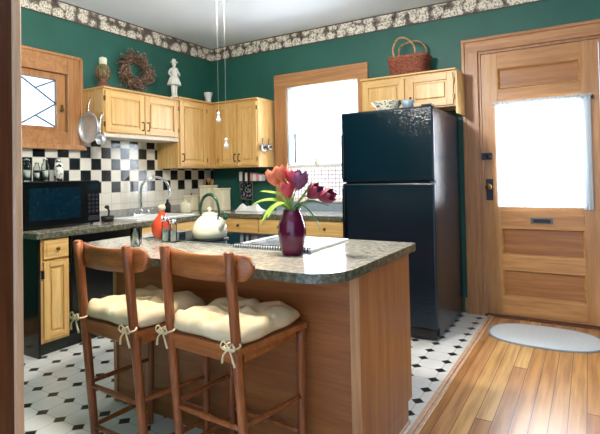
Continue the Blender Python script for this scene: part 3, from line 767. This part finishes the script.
# ------------------------------------------------------------------ sink side things
sp = empty('soap_brush_pot', (-3.72, 2.80, .9055)); tag(sp, 'small black pot with a scrubbing brush beside the microwave', 'pot')
B('black_matte').lathe([(0, 0), (.05, 0), (.058, .05), (.052, .05), (.046, .006), (0, .006)]).build('bowl', None, sp)
B('black_matte').tube([(0, 0, .01), (.01, .01, .09), (-.005, .0, .13)], [.01, .008, .012], 8, 3).ball((-.005, 0, .13), .022, (1, 1, .8), 10).build('brush', None, sp)
dr_ = empty('dish_rack', (-3.72, 2.98, .9155))
sb = B('black_matte').lathe([(0, 0), (.032, 0), (.034, .09), (.02, .115), (.012, .12), (.012, .15), (0, .155)], (-3.93, 3.72, .9055)).build('soap_bottle'); tag(sb, 'dark soap bottle behind the sink', 'bottle')
bpy.data.objects.remove(dr_)
cc = B('cream').lathe([(0, 0), (.055, 0), (.06, .01), (.06, .10), (.05, .11), (.02, .115), (.02, .13), (0, .135)], (-3.80, 3.86, .9055)).build('sugar_pot'); tag(cc, 'short cream lidded pot between sink and canisters', 'pot')
def canister(x, y, w, h, label):
    t = empty('canister', (x, y, .9055)); tag(t, label, 'canister', 'cream canisters on the counter')
    B('cream').box((-w/2, -w/2, 0), (w/2, w/2, h), .012).build('body', None, t)
    B('cream').box((-w/2-.004, -w/2-.004, h+.0005), (w/2+.004, w/2+.004, h+.022), .008).build('lid', None, t)
    B('brass').lathe([(0, h+.022), (.006, h+.022), (.012, h+.035), (0, h+.042)], seg=12).build('knob', None, t)
canister(-3.945, 4.10, .12, .16, 'smallest cream canister, nearest the tiled wall')
canister(-3.77, 4.20, .15, .27, 'tallest cream canister in the corner under the cabinets')
canister(-3.585, 4.22, .14, .235, 'cream canister beside the dark framed print')
uc = empty('utensil_crock', (-3.90, 4.34, .9055)); tag(uc, 'brown crock of wooden spoons in the counter corner', 'crock')
B('brownpot').lathe([(0, 0), (.05, 0), (.062, .05), (.055, .15), (.06, .16), (.052, .16), (.046, .15), (.05, .05), (.04, .008), (0, .008)]).build('crock', None, uc)
for k in range(6):
    a = k*1.1; dx, dy = math.cos(a), math.sin(a); e = Vector((dx*.055, dy*.05, .31+.02*(k % 3)))
    B('wicker_light').tube([(dx*.015, dy*.015, .02), e], .006, 6).ball(e, .024, (1, .4, 1.35), 10).build('spoon', None, uc)
fp_ = empty('framed_print', (-3.48, YB-.03, .9055)); tag(fp_, 'small dark print in a silver frame on the back counter', 'picture')
b = B('steel'); W, H = .20, .34
b.box((-W/2, 0, .10), (-W/2+.014, .02, H), .002).box((W/2-.014, 0, .10), (W/2, .02, H), .002).box((-W/2+.014, 0, .10), (W/2-.014, .02, .114), .002).box((-W/2+.014, 0, H-.014), (W/2-.014, .02, H), .002).build('frame', None, fp_)
B('print').box((-W/2+.014, .008, .114), (W/2-.014, .016, H-.014)).build('print', None, fp_)
B('iron').box((-.05, .0, .0), (-.04, .022, .10)).box((.04, .0, .0), (.05, .022, .10)).box((-.06, -.03, 0), (.06, .022, .006)).build('stand', None, fp_)
sh = empty('letter_shelf', (-3.33, YB-.12, 1.225)); tag(sh, 'small shelf of cards and papers fixed below the wall cabinet', 'shelf')
B('iron').box((-.20, 0, 0), (.20, .118, .008), .002).box((-.20, .0, .008), (-.195, .118, .05)).box((.195, .0, .008), (.20, .118, .05)).build('tray', None, sh)
for k, (x, m, h) in enumerate(((-.17, 'paper', .11), (-.12, 'black_matte', .12), (-.085, 'paper', .10), (-.05, 'black_matte', .115), (-.01, 'pink', .10), (.03, 'paper', .09), (.08, 'pink', .085), (.12, 'paper', .07))):
    o = B(m).box((-.02, -.05, 0), (.02, .05, h), .002, None).build('greeting_card'); o.location = (-3.33+x, YB-.062, 1.2345); o.rotation_euler = (0, 0, .0)
    tag(o, ['white card at the left end of the small shelf', 'black card second on the small shelf', 'white card between two black cards on the small shelf', 'black card in the middle of the small shelf',
            'tall pink card on the small shelf', 'white card between the two pink cards', 'shorter pink card on the small shelf', 'short white card at the right end of the small shelf'][k], 'card', 'cards on the small shelf')
# crumpled white towel
def towel(u, v):
    x = -.17+.34*u; y = -.10+.20*v; e = min(u, 1-u, v, 1-v)*4
    z = .004+min(1, e)*(.035+.028*math.sin(u*9+v*3)+.02*math.sin(v*11-u*4)+.03*math.exp(-((u-.3)/.2)**2))
    return (x, y, max(z, .002))
b = B('cloth').grid(towel, 36, 24).grid(lambda u, v: (-.17+.34*u, -.10+.20*v, .001), 4, 4); tw = b.build('dish_towel'); tw.location = (-3.18, 4.24, .905)
tag(tw, 'crumpled white dish towel on the back counter', 'towel')
# things hanging on side of cabinet
for k, (y, z, s_, lab) in enumerate(((4.300, 1.60, .045, 'larger steel measuring cup hanging on the cabinet side by the window'), (4.42, 1.61, .036, 'smaller steel measuring cup hanging nearest the window casing'))):
    mc = empty('measuring_cup', (-3.078, y, z)); tag(mc, lab, 'cup', 'measuring cups hanging on the cabinet side')
    B('steel').lathe([(0, 0), (s_*.8, .0), (s_, .035), (s_*.93, .035), (s_*.75, .004), (0, .004)], (0, 0, 0), 20, Matrix.Translation((.002, 0, 0)) @ Matrix.Rotation(PI/2, 4, 'Y')).build('cup', None, mc)
    B('iron').tube([(.01, 0, s_*.9), (.008, .004, s_+.03), (.012, .012, s_+.055), (.004, 0, s_+.06)], .004, 6, 3).build('handle', None, mc)

# pans hanging on the side of the wall cabinet by the leaded window
def pan(x, z, r, dpt, hl, name, label, y=2.752):
    t = empty(name, (x, y-.004, z)); tag(t, label, 'pan' if name != 'strainer' else 'strainer')
    prof = [(0, 0), (r*.82, 0), (r*.97, dpt*.6), (r, dpt), (r*.96, dpt), (r*.93, dpt*.6), (r*.78, .004), (0, .004)]
    B('pan_steel').lathe(prof, (0, 0, 0), 36, Matrix.Rotation(PI/2, 4, 'X')).build('bowl', None, t)
    B('steel').tube([(0, -dpt*.75, r*.97), (0, -dpt*.7, r+hl*.5), (0, -.012, r+hl)], [.008, .006, .008], 8, 3).build('handle', None, t)
pan(-3.852, 1.755, .142, .045, .13, 'saucepan', 'round steel pan hanging on the cabinet end next to the leaded window')
pan(-3.690, 1.64, .045, .05, .20, 'ladle', 'steel ladle hanging beside the round pan')
bpy.data.objects['ladle']['category'] = 'ladle'

# ------------------------------------------------------------------ things on top of the cabinets
tp = 2.1225
cd = empty('candle_holder', (-3.84, 2.86, tp)); tag(cd, 'carved pottery candle holder with ivory candle on the wall cabinet', 'candle holder')
B('brownpot').lathe([(0, 0), (.055, 0), (.058, .03), (.042, .06), (.035, .075), (.05, .09)]).build('foot', None, cd)
b = B('olive').lathe([(.04, .085), (.058, .12), (.062, .17), (.05, .215), (.036, .23)])
b.use('brownpot')
for k in range(10):
    a = k*PI/5; b.tube([(.052*math.cos(a), .052*math.sin(a), .10), (.064*math.cos(a), .064*math.sin(a), .145), (.060*math.cos(a), .060*math.sin(a), .19)], .007, 6, 2)
b.build('body', None, cd)
B('candle').lathe([(0, .228), (.034, .228), (.036, .28), (.03, .295), (0, .29)]).tube([(0, 0, .285), (.002, 0, .31)], .002, 5).build('candle', None, cd)
wr = empty('dried_wreath', (-3.965, 3.34, 2.395)); tag(wr, 'round wreath of dried brown twigs hanging above the wall cabinet', 'wreath')
random.seed(3)
for m_, cnt, nm in (('twig', 220, 'twigs'), ('twig2', 150, 'dried_flowers')):
    b = B(m_)
    for k in range(cnt):
        a = random.uniform(0, 2*PI); r = .135+random.gauss(0, .022); L = random.uniform(.05, .13); d_ = random.uniform(-.9, .9)+PI/2
        c = Vector((random.uniform(-.03, .045), r*math.cos(a), r*math.sin(a))); t_ = Vector((random.uniform(-.25, .35), math.cos(a+d_), math.sin(a+d_)))
        e = c+t_*L
        rr = math.hypot(e.y, e.z)
        if rr > .235: e.y *= .235/rr; e.z *= .235/rr
        e.x = max(-.04, e.x)
        b.tube([c, c.lerp(e, .5)+Vector((0, random.uniform(-.012, .012), random.uniform(-.012, .012))), e], [.005, .004, .002], 4)
        if nm == 'dried_flowers': b.ball(e, random.uniform(.007, .012), seg=6)
    b.build(nm, None, wr)
# white statuette
sx = empty('statuette', (-3.84, 3.755, 2.1455)); tag(sx, 'white plaster figurine of a standing figure above the corner cabinet', 'figurine')
b = B('statue').lathe([(0, 0), (.052, 0), (.054, .012), (.046, .026), (0, .028)], seg=24)
for s_ in (-1, 1): b.tube([(.004, s_*.018, .02), (0, s_*.020, .09), (0, s_*.022, .19)], [.015, .018, .024], 10, 4).ball((.014, s_*.018, .033), .014, (1.5, 1, .7), 8)
b.lathe([(.060, .148), (.072, .150), (.062, .185), (.046, .225), (.032, .25), (.040, .285), (.046, .318), (.036, .336), (.015, .348), (.012, .365), (0, .366)], seg=28)
for k in range(12):
    a = k*PI/6; b.tube([(.034*math.cos(a), .034*math.sin(a), .25), (.056*math.cos(a), .056*math.sin(a), .20), (.071*math.cos(a), .071*math.sin(a), .152)], .006, 6, 3)
b.ball((0, 0, .385), .024, (1, 1, 1.15), 16).ball((.022, 0, .383), .005, seg=8)
b.lathe([(.0, .398), (.040, .400), (.042, .405), (.024, .410), (.022, .43), (.012, .44), (0, .442)], seg=18)
b.tube([(0, -.044, .322), (.004, -.078, .27), (.026, -.044, .232)], [.013, .011, .009], 8, 4).tube([(0, .044, .322), (.01, .070, .268), (.042, .030, .285)], [.013, .011, .009], 8, 4)
b.build('figure', None, sx)
cp_ = empty('white_cup', (-3.93, 4.40, 2.1455)); tag(cp_, 'small white pot in the corner on top of the cabinets', 'pot')
B('ceramic').lathe([(0, .0), (.042, .0), (.042, .02), (.03, .035), (.036, .09), (.05, .15), (.053, .17), (.045, .17), (.04, .14), (.028, .06), (0, .05)]).build('pot_body', None, cp_)

bk = empty('wicker_basket', (-1.42, 4.40, 2.1925)); tag(bk, 'red-brown wicker basket with two handles on the fridge cabinet', 'basket')
b = B('wicker')
def bpt(a, z, rx=.185, ry=.115):
    k = .86+.14*z/.17; c, s_ = math.cos(a), math.sin(a); p = .45
    return Vector((rx*k*math.copysign(abs(c)**p, c), ry*k*math.copysign(abs(s_)**p, s_), z))
for r in range(12):
    z = .008+r*.0145
    b.tube([bpt(2*PI*i/64, z)*1+Vector((0, 0, 0)) + (Vector((math.cos(2*PI*i/64), math.sin(2*PI*i/64), 0))*(.004 if (i+r) % 2 else -.003)) for i in range(64)], .0078, 5, 1, True)
b.prism([tuple(bpt(2*PI*i/32, .0)[:2]) for i in range(32)], 0, .008)
b.build('woven_body', None, bk)
b = B('wicker'); b.tube([bpt(2*PI*i/48, .178) for i in range(48)], .012, 6, 1, True); b.build('rim', None, bk)
for s_ in (-1, 1):
    B('wicker_light').tube([(-.10, s_*.11, .15), (-.115, s_*.125, .25), (-.06, s_*.15, .335), (.02, s_*.155, .33), (.09, s_*.13, .25), (.085, s_*.11, .15)] if s_ < 0 else
        [(-.10, s_*.11, .15), (-.135, s_*.10, .26), (-.09, s_*.06, .33), (.06, s_*.05, .345), (.135, s_*.09, .27), (.11, s_*.11, .15)], .008, 8, 5).build('handle', None, bk)
# dish on the refrigerator
fd = B('floral_china').lathe([(0, 0), (.07, 0), (.075, .012), (.13, .075), (.138, .082), (.126, .078), (.068, .018), (0, .016)]).build('china_bowl'); fd.location = (-1.40, 3.74, 1.7955+.0); fd.scale = (1.0, .8, .95)
tag(fd, 'white china bowl with leaf sprigs on top of the refrigerator', 'bowl')
gc = B('bluegrey').lathe([(0, 0), (.03, 0), (.05, .04), (.052, .07), (.045, .07), (.042, .04), (.025, .008), (0, .008)]).build('grey_cup'); gc.location = (-1.22, 3.72, 1.7955)
tag(gc, 'pale blue-grey cup beside the china bowl on the refrigerator', 'cup')

# ------------------------------------------------------------------ things on the island
iz = .9055
ck = empty('cooktop', (-2.02, 2.22, iz)); tag(ck, 'black glass cooktop set in the island under the kettle', 'cooktop')
B('black_glass').box((-.36, -.16, 0), (.34, .28, .008), .003).build('glass_plate', None, ck)
B('steel').box((-.368, -.168, 0), (-.36, .288, .010)).box((.34, -.168, 0), (.348, .288, .010)).box((-.36, -.168, 0), (.34, -.16, .010)).box((-.36, .28, 0), (.34, .288, .010)).build('rim', None, ck)
b = B('black_matte'); b.lathe([(.06, .008), (.11, .008), (.115, .013), (.055, .013)], (.06, -.03, 0), 28); b.build('burner', None, ck)
kt = empty('kettle', (-1.96, 2.19, iz+.0135), -.15); tag(kt, 'cream enamel kettle with green handle on the cooktop', 'kettle')
B('cream').lathe([(0, 0), (.085, 0), (.100, .012), (.104, .04), (.098, .075), (.078, .11), (.056, .13), (.05, .134)], seg=36).build('body', None, kt)
B('cream').lathe([(.05, .134), (.045, .145), (.02, .155), (0, .157)]).lathe([(0, .155), (.006, .157), (.013, .17), (.01, .182), (0, .185)], seg=14).build('lid', None, kt)
B('cream').tube([(.085, 0, .06), (.115, 0, .09), (.135, 0, .125)], [.024, .017, .012], 12, 4).build('spout', None, kt)
B('green_enamel').tube([(.135, 0, .122), (.147, 0, .142)], [.015, .013], 12).tube([(.135, 0, .14), (.115, 0, .165)], .005, 6).build('whistle', None, kt)
B('green_enamel').tube([(-.072, 0, .115), (-.085, 0, .17), (-.06, 0, .235), (0, 0, .262), (.06, 0, .235), (.085, 0, .17), (.072, 0, .115)], [.005, .007, .009, .0095, .009, .007, .005], 10, 5).build('handle', None, kt)
B('brass').box((-.106, -.012, .05), (-.098, .012, .075), .003).build('badge', None, kt)
rb_ = empty('oil_bottle', (-2.27, 2.10, iz)); tag(rb_, 'red-orange glazed bottle with cork stopper on the island', 'bottle')
B('terracotta').lathe([(0, 0), (.038, 0), (.045, .01), (.062, .05), (.064, .075), (.052, .115), (.028, .145), (.02, .16), (.022, .168), (0, .168)]).build('body', None, rb_)
B('cork').lathe([(0, .168), (.014, .168), (.016, .178), (.024, .19), (.022, .205), (.010, .215), (0, .216)]).build('stopper', None, rb_)
def tumbler(x, y, h, r, lab):
    t = empty('glass_shaker', (x, y, iz)); tag(t, lab, 'shaker', 'glass shakers on the island')
    B('clear_glass').lathe([(0, 0), (r, 0), (r*.92, h*.75), (r*.8, h*.82), (r*.72, h*.82), (r*.84, h*.75), (r*.9, .006), (0, .006)], seg=18).build('body', None, t)
    B('ceramic').lathe([(0, .007), (r*.84, .007), (r*.80, h*.5), (0, h*.5)], seg=14).build('contents', None, t)
    B('chrome').lathe([(0, h*.82), (r*.82, h*.82), (r*.8, h*.93), (r*.45, h), (0, h*1.01)], seg=16).build('cap', None, t)
tumbler(-2.165, 2.03, .15, .024, 'taller clear glass shaker beside the red-orange bottle')
tumbler(-2.105, 2.035, .135, .022, 'shorter clear glass shaker, second from the red-orange bottle')
def glass(x, y, h, r, lab):
    o = B('clear_glass').lathe([(0, 0), (r*.8, 0), (r, h), (r*.93, h), (r*.72, .008), (0, .008)], seg=20).build('drinking_glass'); o.location = (x, y, iz); tag(o, lab, 'glass', 'drinking glasses on the island')
glass(-2.18, 1.82, .105, .03, 'clear drinking glass on the island corner in front of the bottle')
glass(-2.26, 1.90, .10, .03, 'clear drinking glass nearest the free end of the island')
nb = empty('spiral_notebook', (-1.40, 2.24, iz), .03); tag(nb, 'large white spiral-bound planner lying open behind the vase', 'notebook')
B('paper').box((-.26, -.21, 0), (.22, .25, .012), .002).build('pages', None, nb)
B('grey_print').box((-.22, -.165, .0121), (.18, .22, .0128)).build('printed_page', None, nb)
b = B('black_matte')
for k in range(30):
    x = -.245+k*.0155; b.tube([(x, -.185, .0125), (x, -.195, .020), (x, -.214, .018), (x, -.218, .006), (x, -.212, .0012)], .0032, 5, 2)
b.build('spiral_binding', None, nb)

vs = B('aubergine').lathe([(0, 0), (.044, 0), (.050, .006), (.060, .05), (.067, .10), (.065, .145), (.052, .185), (.042, .205), (.044, .216), (.038, .216), (.036, .204), (.046, .18), (.058, .14), (.058, .1), (.05, .05), (.04, .012), (0, .012)], seg=40).build('vase')
vs.location = (-1.222, 1.945, iz); tag(vs, 'aubergine glazed vase holding tulips on the island', 'vase')
def blade(pts, w, mat, parent, name='leaf', tw=0.):
    P = [Vector(p) for p in pts]; Q = []; n = len(P)
    for i in range(n-1):
        p0, p1, p2, p3 = P[max(i-1, 0)], P[i], P[i+1], P[min(i+2, n-1)]
        for k in range(6):
            t = k/6; Q.append(.5*((2*p1)+(p2-p0)*t+(2*p0-5*p1+4*p2-p3)*t*t+(3*p1-p0-3*p2+p3)*t**3))
    Q.append(P[-1]); b = B(mat); rows = []
    for i, p in enumerate(Q):
        t = i/(len(Q)-1); d_ = (Q[min(i+1, len(Q)-1)]-Q[max(i-1, 0)]).normalized()
        side = d_.cross(Vector((0, 0, 1)))
        if side.length < .2: side = Vector((.8, .6, 0))
        side.normalize(); nn = side.cross(d_).normalized()
        side = (side*math.cos(tw)+nn*math.sin(tw)).normalized(); nn = side.cross(d_).normalized()
        ww = w*(math.sin(PI*min(1, t*.9+.1))**.6)*(1 if t < .97 else .35)
        rows.append([b.bm.verts.new(p-side*ww+nn*ww*.35), b.bm.verts.new(p-nn*.001), b.bm.verts.new(p+side*ww+nn*ww*.35), b.bm.verts.new(p+side*ww+nn*(ww*.35+.0012)), b.bm.verts.new(p+nn*.0012), b.bm.verts.new(p-side*ww+nn*(ww*.35+.0012))])
    for a, c in zip(rows, rows[1:]):
        for k in range(6): b._f([a[k], a[(k+1) % 6], c[(k+1) % 6], c[k]], True)
    return b.build(name, None, parent)
def bloom(parent, c, ax, L, R, mat, open_=0.):
    b = B(mat); ax = Vector(ax).normalized(); q = ax.to_track_quat('Z', 'Y').to_matrix()
    for ring in range(2):
        for k in range(3):
            a0 = k*2*PI/3+ring*PI/3; rr = R*(1-.12*ring)
            def fn(u, v, a0=a0, rr=rr, ring=ring):
                t = v; wid = 1.15*math.sin(PI*min(.97, t*.86+.10))**.7
                r = rr*(math.sin(PI*min(1, t*.62+.06))**.8)*(1+open_*t)+.002
                a = a0+(u-.5)*1.5*wid
                zz = L*(t-.10*abs(u-.5)*2*t)
                p = Vector((r*math.cos(a), r*math.sin(a), zz)); return tuple(Vector(c)+q@p)
            b.grid(fn, 8, 10)
    b.ball(Vector(c)+ax*L*.25, R*.5, seg=8)
    return b.build('bloom', None, parent)
V0 = Vector((-1.222, 1.945, iz))
T_ = [ # (target offset of bloom base, axis, L, R, mat, label)
    ((-.085, .0, .335), (-.35, 0, 1), .085, .038, 'orange', 'orange tulip leaning out on the basket-free end, highest on the kettle side'),
    ((-.045, -.01, .36), (-.2, 0, 1), .075, .032, 'orange', 'second orange tulip tucked beside the outermost orange one'),
    ((-.008, -.02, .275), (.05, -.1, 1), .085, .034, 'red', 'red tulip standing lowest in the centre of the bunch'),
    ((.0, .01, .34), (.0, 0, 1), .075, .030, 'red', 'red tulip standing upright behind the centre one'),
    ((.035, .0, .315), (.35, 0, 1), .095, .036, 'purple', 'mauve-purple tulip leaning toward the window'),
    ((.085, .02, .275), (.8, 0, .6), .085, .034, 'burgundy', 'burgundy tulip drooping between the purple one and the outermost'),
    ((.145, .02, .27), (1, 0, .25), .08, .033, 'burgundy', 'burgundy tulip drooping furthest toward the refrigerator')]
T_[0] = T_[0][:5]+('orange tulip leaning outermost on the kettle side of the bunch',)
for k, (off, ax, L, R, mt, lab) in enumerate(T_):
    t = empty('tulip', V0); tag(t, lab, 'tulip', 'tulips in the aubergine vase')
    a = k*2*PI/7; base = Vector((.018*math.cos(a), .018*math.sin(a), .03)); o_ = Vector(off)
    neck = Vector((off[0]*.22+.01*math.cos(a), off[1]*.2+.01*math.sin(a), .21))
    B('stem').tube([base, neck, neck.lerp(o_, .6)+Vector((0, 0, .025)), o_], [.0045, .0045, .004, .004], 7, 5).build('stem', None, t)
    bloom(t, o_-Vector(ax).normalized()*.004, ax, L, R, mt, .05)
L_ = [((0, 0, .2), (-.06, -.01, .25), (-.14, -.03, .255), (-.20, -.05, .235)), ((0, 0, .2), (-.05, .02, .27), (-.12, .03, .29), (-.22, .05, .30)),
      ((0, 0, .2), (-.05, -.03, .235), (-.09, -.06, .20), (-.125, -.08, .14)), ((.0, 0, .2), (.04, -.01, .24), (.09, -.02, .225), (.15, -.03, .17), (.165, -.03, .13)),
      ((.0, 0, .2), (.03, .02, .25), (.07, .03, .30), (.095, .03, .34)), ((0, .01, .2), (.05, .03, .24), (.10, .05, .25), (.17, .06, .23)), ((0, -.01, .2), (-.02, -.04, .24), (-.05, -.075, .225), (-.07, -.10, .18))]
lab = ['long tulip leaf arching over the kettle side of the vase', 'topmost long tulip leaf reaching toward the canisters', 'broad tulip leaf drooping down beside the vase, kettle side', 'thin tulip leaf curling down on the refrigerator side of the vase',
       'upright tulip leaf under the burgundy blooms', 'short spreading tulip leaf on the refrigerator side', 'small tulip leaf folding over the front rim of the vase']
tl = [bpy.data.objects[n] for n in ('tulip',)] if False else [o for o in bpy.data.objects if o.name.startswith('tulip') and o.parent is None]
tl.sort(key=lambda o: o.name)
for k, P in enumerate(L_):
    blade(P, (.024, .020, .032, .008, .013, .018, .024)[k], 'leaf' if k not in (3, 5) else 'leaf_dark', tl[[0, 1, 2, 6, 5, 4, 3][k]], tw=.2)

# ------------------------------------------------------------------ door mat
dm = empty('door_mat', (-.33, 4.14, 0)); tag(dm, 'oval white door mat on the boards at the outside door', 'door mat')
P = []
for k in range(72):
    a = 2*PI*k/72; c, s_ = math.cos(a), math.sin(a); P.append((.395*math.copysign(abs(c)**.8, c), .27*math.copysign(abs(s_)**.8, s_)))
B('mat_white').prism([(x*.975, y*.965) for x, y in P], .002, .011).build('pile', None, dm)
B('bluegrey').tube([(x, y, .0065) for x, y in P], .0062, 6, 1, True).build('bound_edge', None, dm)

# ------------------------------------------------------------------ pull chains of the ceiling fan, hanging into view
for k, (x, y, z, m_, lab) in enumerate(((-1.655, 1.93, 1.60, 'ceramic', 'shorter pull cord with white knob hanging from the ceiling'), (-1.605, 1.93, 1.46, 'ceramic', 'longer pull cord with white knob hanging from the ceiling'))):
    t = empty('pull_cord', (x, y, z)); tag(t, lab, 'pull cord', 'pull cords hanging from the ceiling')
    B(m_).lathe([(0, -.03), (.010, -.028), (.013, -.015), (.006, 0), (.005, .012), (.009, .02), (0, .026)], seg=14).build('pull_knob', None, t)
    B('candle').tube([(0, 0, .022), (0, 0, ZC-z-.012)], .0006, 5).lathe([(0, ZC-z-.012), (.012, ZC-z-.012), (.016, ZC-z), (0, ZC-z)], seg=12).build('cord', None, t)

# ------------------------------------------------------------------ light
w = bpy.data.worlds.new('daylight'); S.world = w; w.use_nodes = True; nt = w.node_tree; bg = nt.nodes['Background']
tc = N(nt, 'ShaderNodeTexCoord'); sp = N(nt, 'ShaderNodeSeparateXYZ'); nt.links.new(tc.outputs['Generated'], sp.inputs[0])
mr = N(nt, 'ShaderNodeMapRange'); nt.links.new(sp.outputs['Z'], mr.inputs['Value']); mr.inputs['From Min'].default_value = -.3; mr.inputs['From Max'].default_value = .6
r = ramp(nt, [(0, (136, 176, 214)), (.45, (196, 220, 248)), (1, (180, 212, 252))]); nt.links.new(mr.outputs[0], r.inputs['Fac']); nt.links.new(r.outputs['Color'], bg.inputs['Color'])
bg.inputs['Strength'].default_value = 2.2
def area(name, loc, rot, size, sizey, power, col):
    l = bpy.data.lights.new(name, 'AREA'); l.shape = 'RECTANGLE'; l.size = size; l.size_y = sizey; l.energy = power; l.color = col
    o = bpy.data.objects.new(name, l); COL.objects.link(o); o.location = loc; o.rotation_euler = rot; return o
# daylight entering through the two openings and an added, unseen fill globe
area('window_daylight', (-2.46, YB+.25, 1.66), (-PI/2, 0, 0), .86, 1.2, 70, (.86, .93, 1))
area('door_daylight', (-.36, YB+.25, 1.43), (-PI/2, 0, 0), .62, .86, 55, (.86, .93, 1))
cl = empty('fill_globe', (-1.63, 1.75, 2.40)); tag(cl, 'unseen white globe added above the pull cords to brighten the kitchen', 'fill light')  # globe and stem added out of view to brighten the kitchen
B('brass').lathe([(0, .16), (.02, .16), (.02, .44), (.08, .46), (.09, ZC-2.40), (0, ZC-2.40)]).lathe([(0, .125), (.085, .125), (.085, .16), (0, .16)]).build('stem', None, cl)
gm, gnt, gb = new_mat('fill_globe_glow'); gb.inputs['Emission Color'].default_value = (1, .93, .84, 1); gb.inputs['Emission Strength'].default_value = 200
B(gm).ball((0, 0, 0), .13, seg=24).build('globe', None, cl)

# ------------------------------------------------------------------ camera
cam = bpy.data.cameras.new('camera'); co = bpy.data.objects.new('camera', cam); COL.objects.link(co); S.camera = co
yaw, pitch, roll, f, sx_, sy_ = .543757, .0202207, -.0198291, 478.78, -.90, -50.52
fwd = Vector((-math.sin(yaw), math.cos(yaw), 0)); rt = Vector((math.cos(yaw), math.sin(yaw), 0)); up = Vector((0, 0, 1))
f2 = fwd*math.cos(pitch)+up*math.sin(pitch); u2 = up*math.cos(pitch)-fwd*math.sin(pitch)
r3 = rt*math.cos(roll)+u2*math.sin(roll); u3 = u2*math.cos(roll)-rt*math.sin(roll)
m = Matrix((r3, u3, -f2)).transposed().to_4x4(); m.translation = (0, 0, 1.28); co.matrix_world = m
cam.sensor_fit = 'HORIZONTAL'; cam.sensor_width = 36; cam.lens = f/600*36; cam.shift_x = -sx_/600; cam.shift_y = sy_/600
cam.clip_start = .02
S.view_settings.view_transform = 'Standard'; S.view_settings.look = 'None'; S.view_settings.gamma = 1; S.view_settings.use_curve_mapping = False
S.view_settings.exposure = .42
S.cycles.use_denoising = True; S.cycles.max_bounces = 8; S.cycles.transparent_max_bounces = 16; S.cycles.caustics_reflective = False; S.cycles.caustics_refractive = False
S.cycles.sample_clamp_indirect = 6
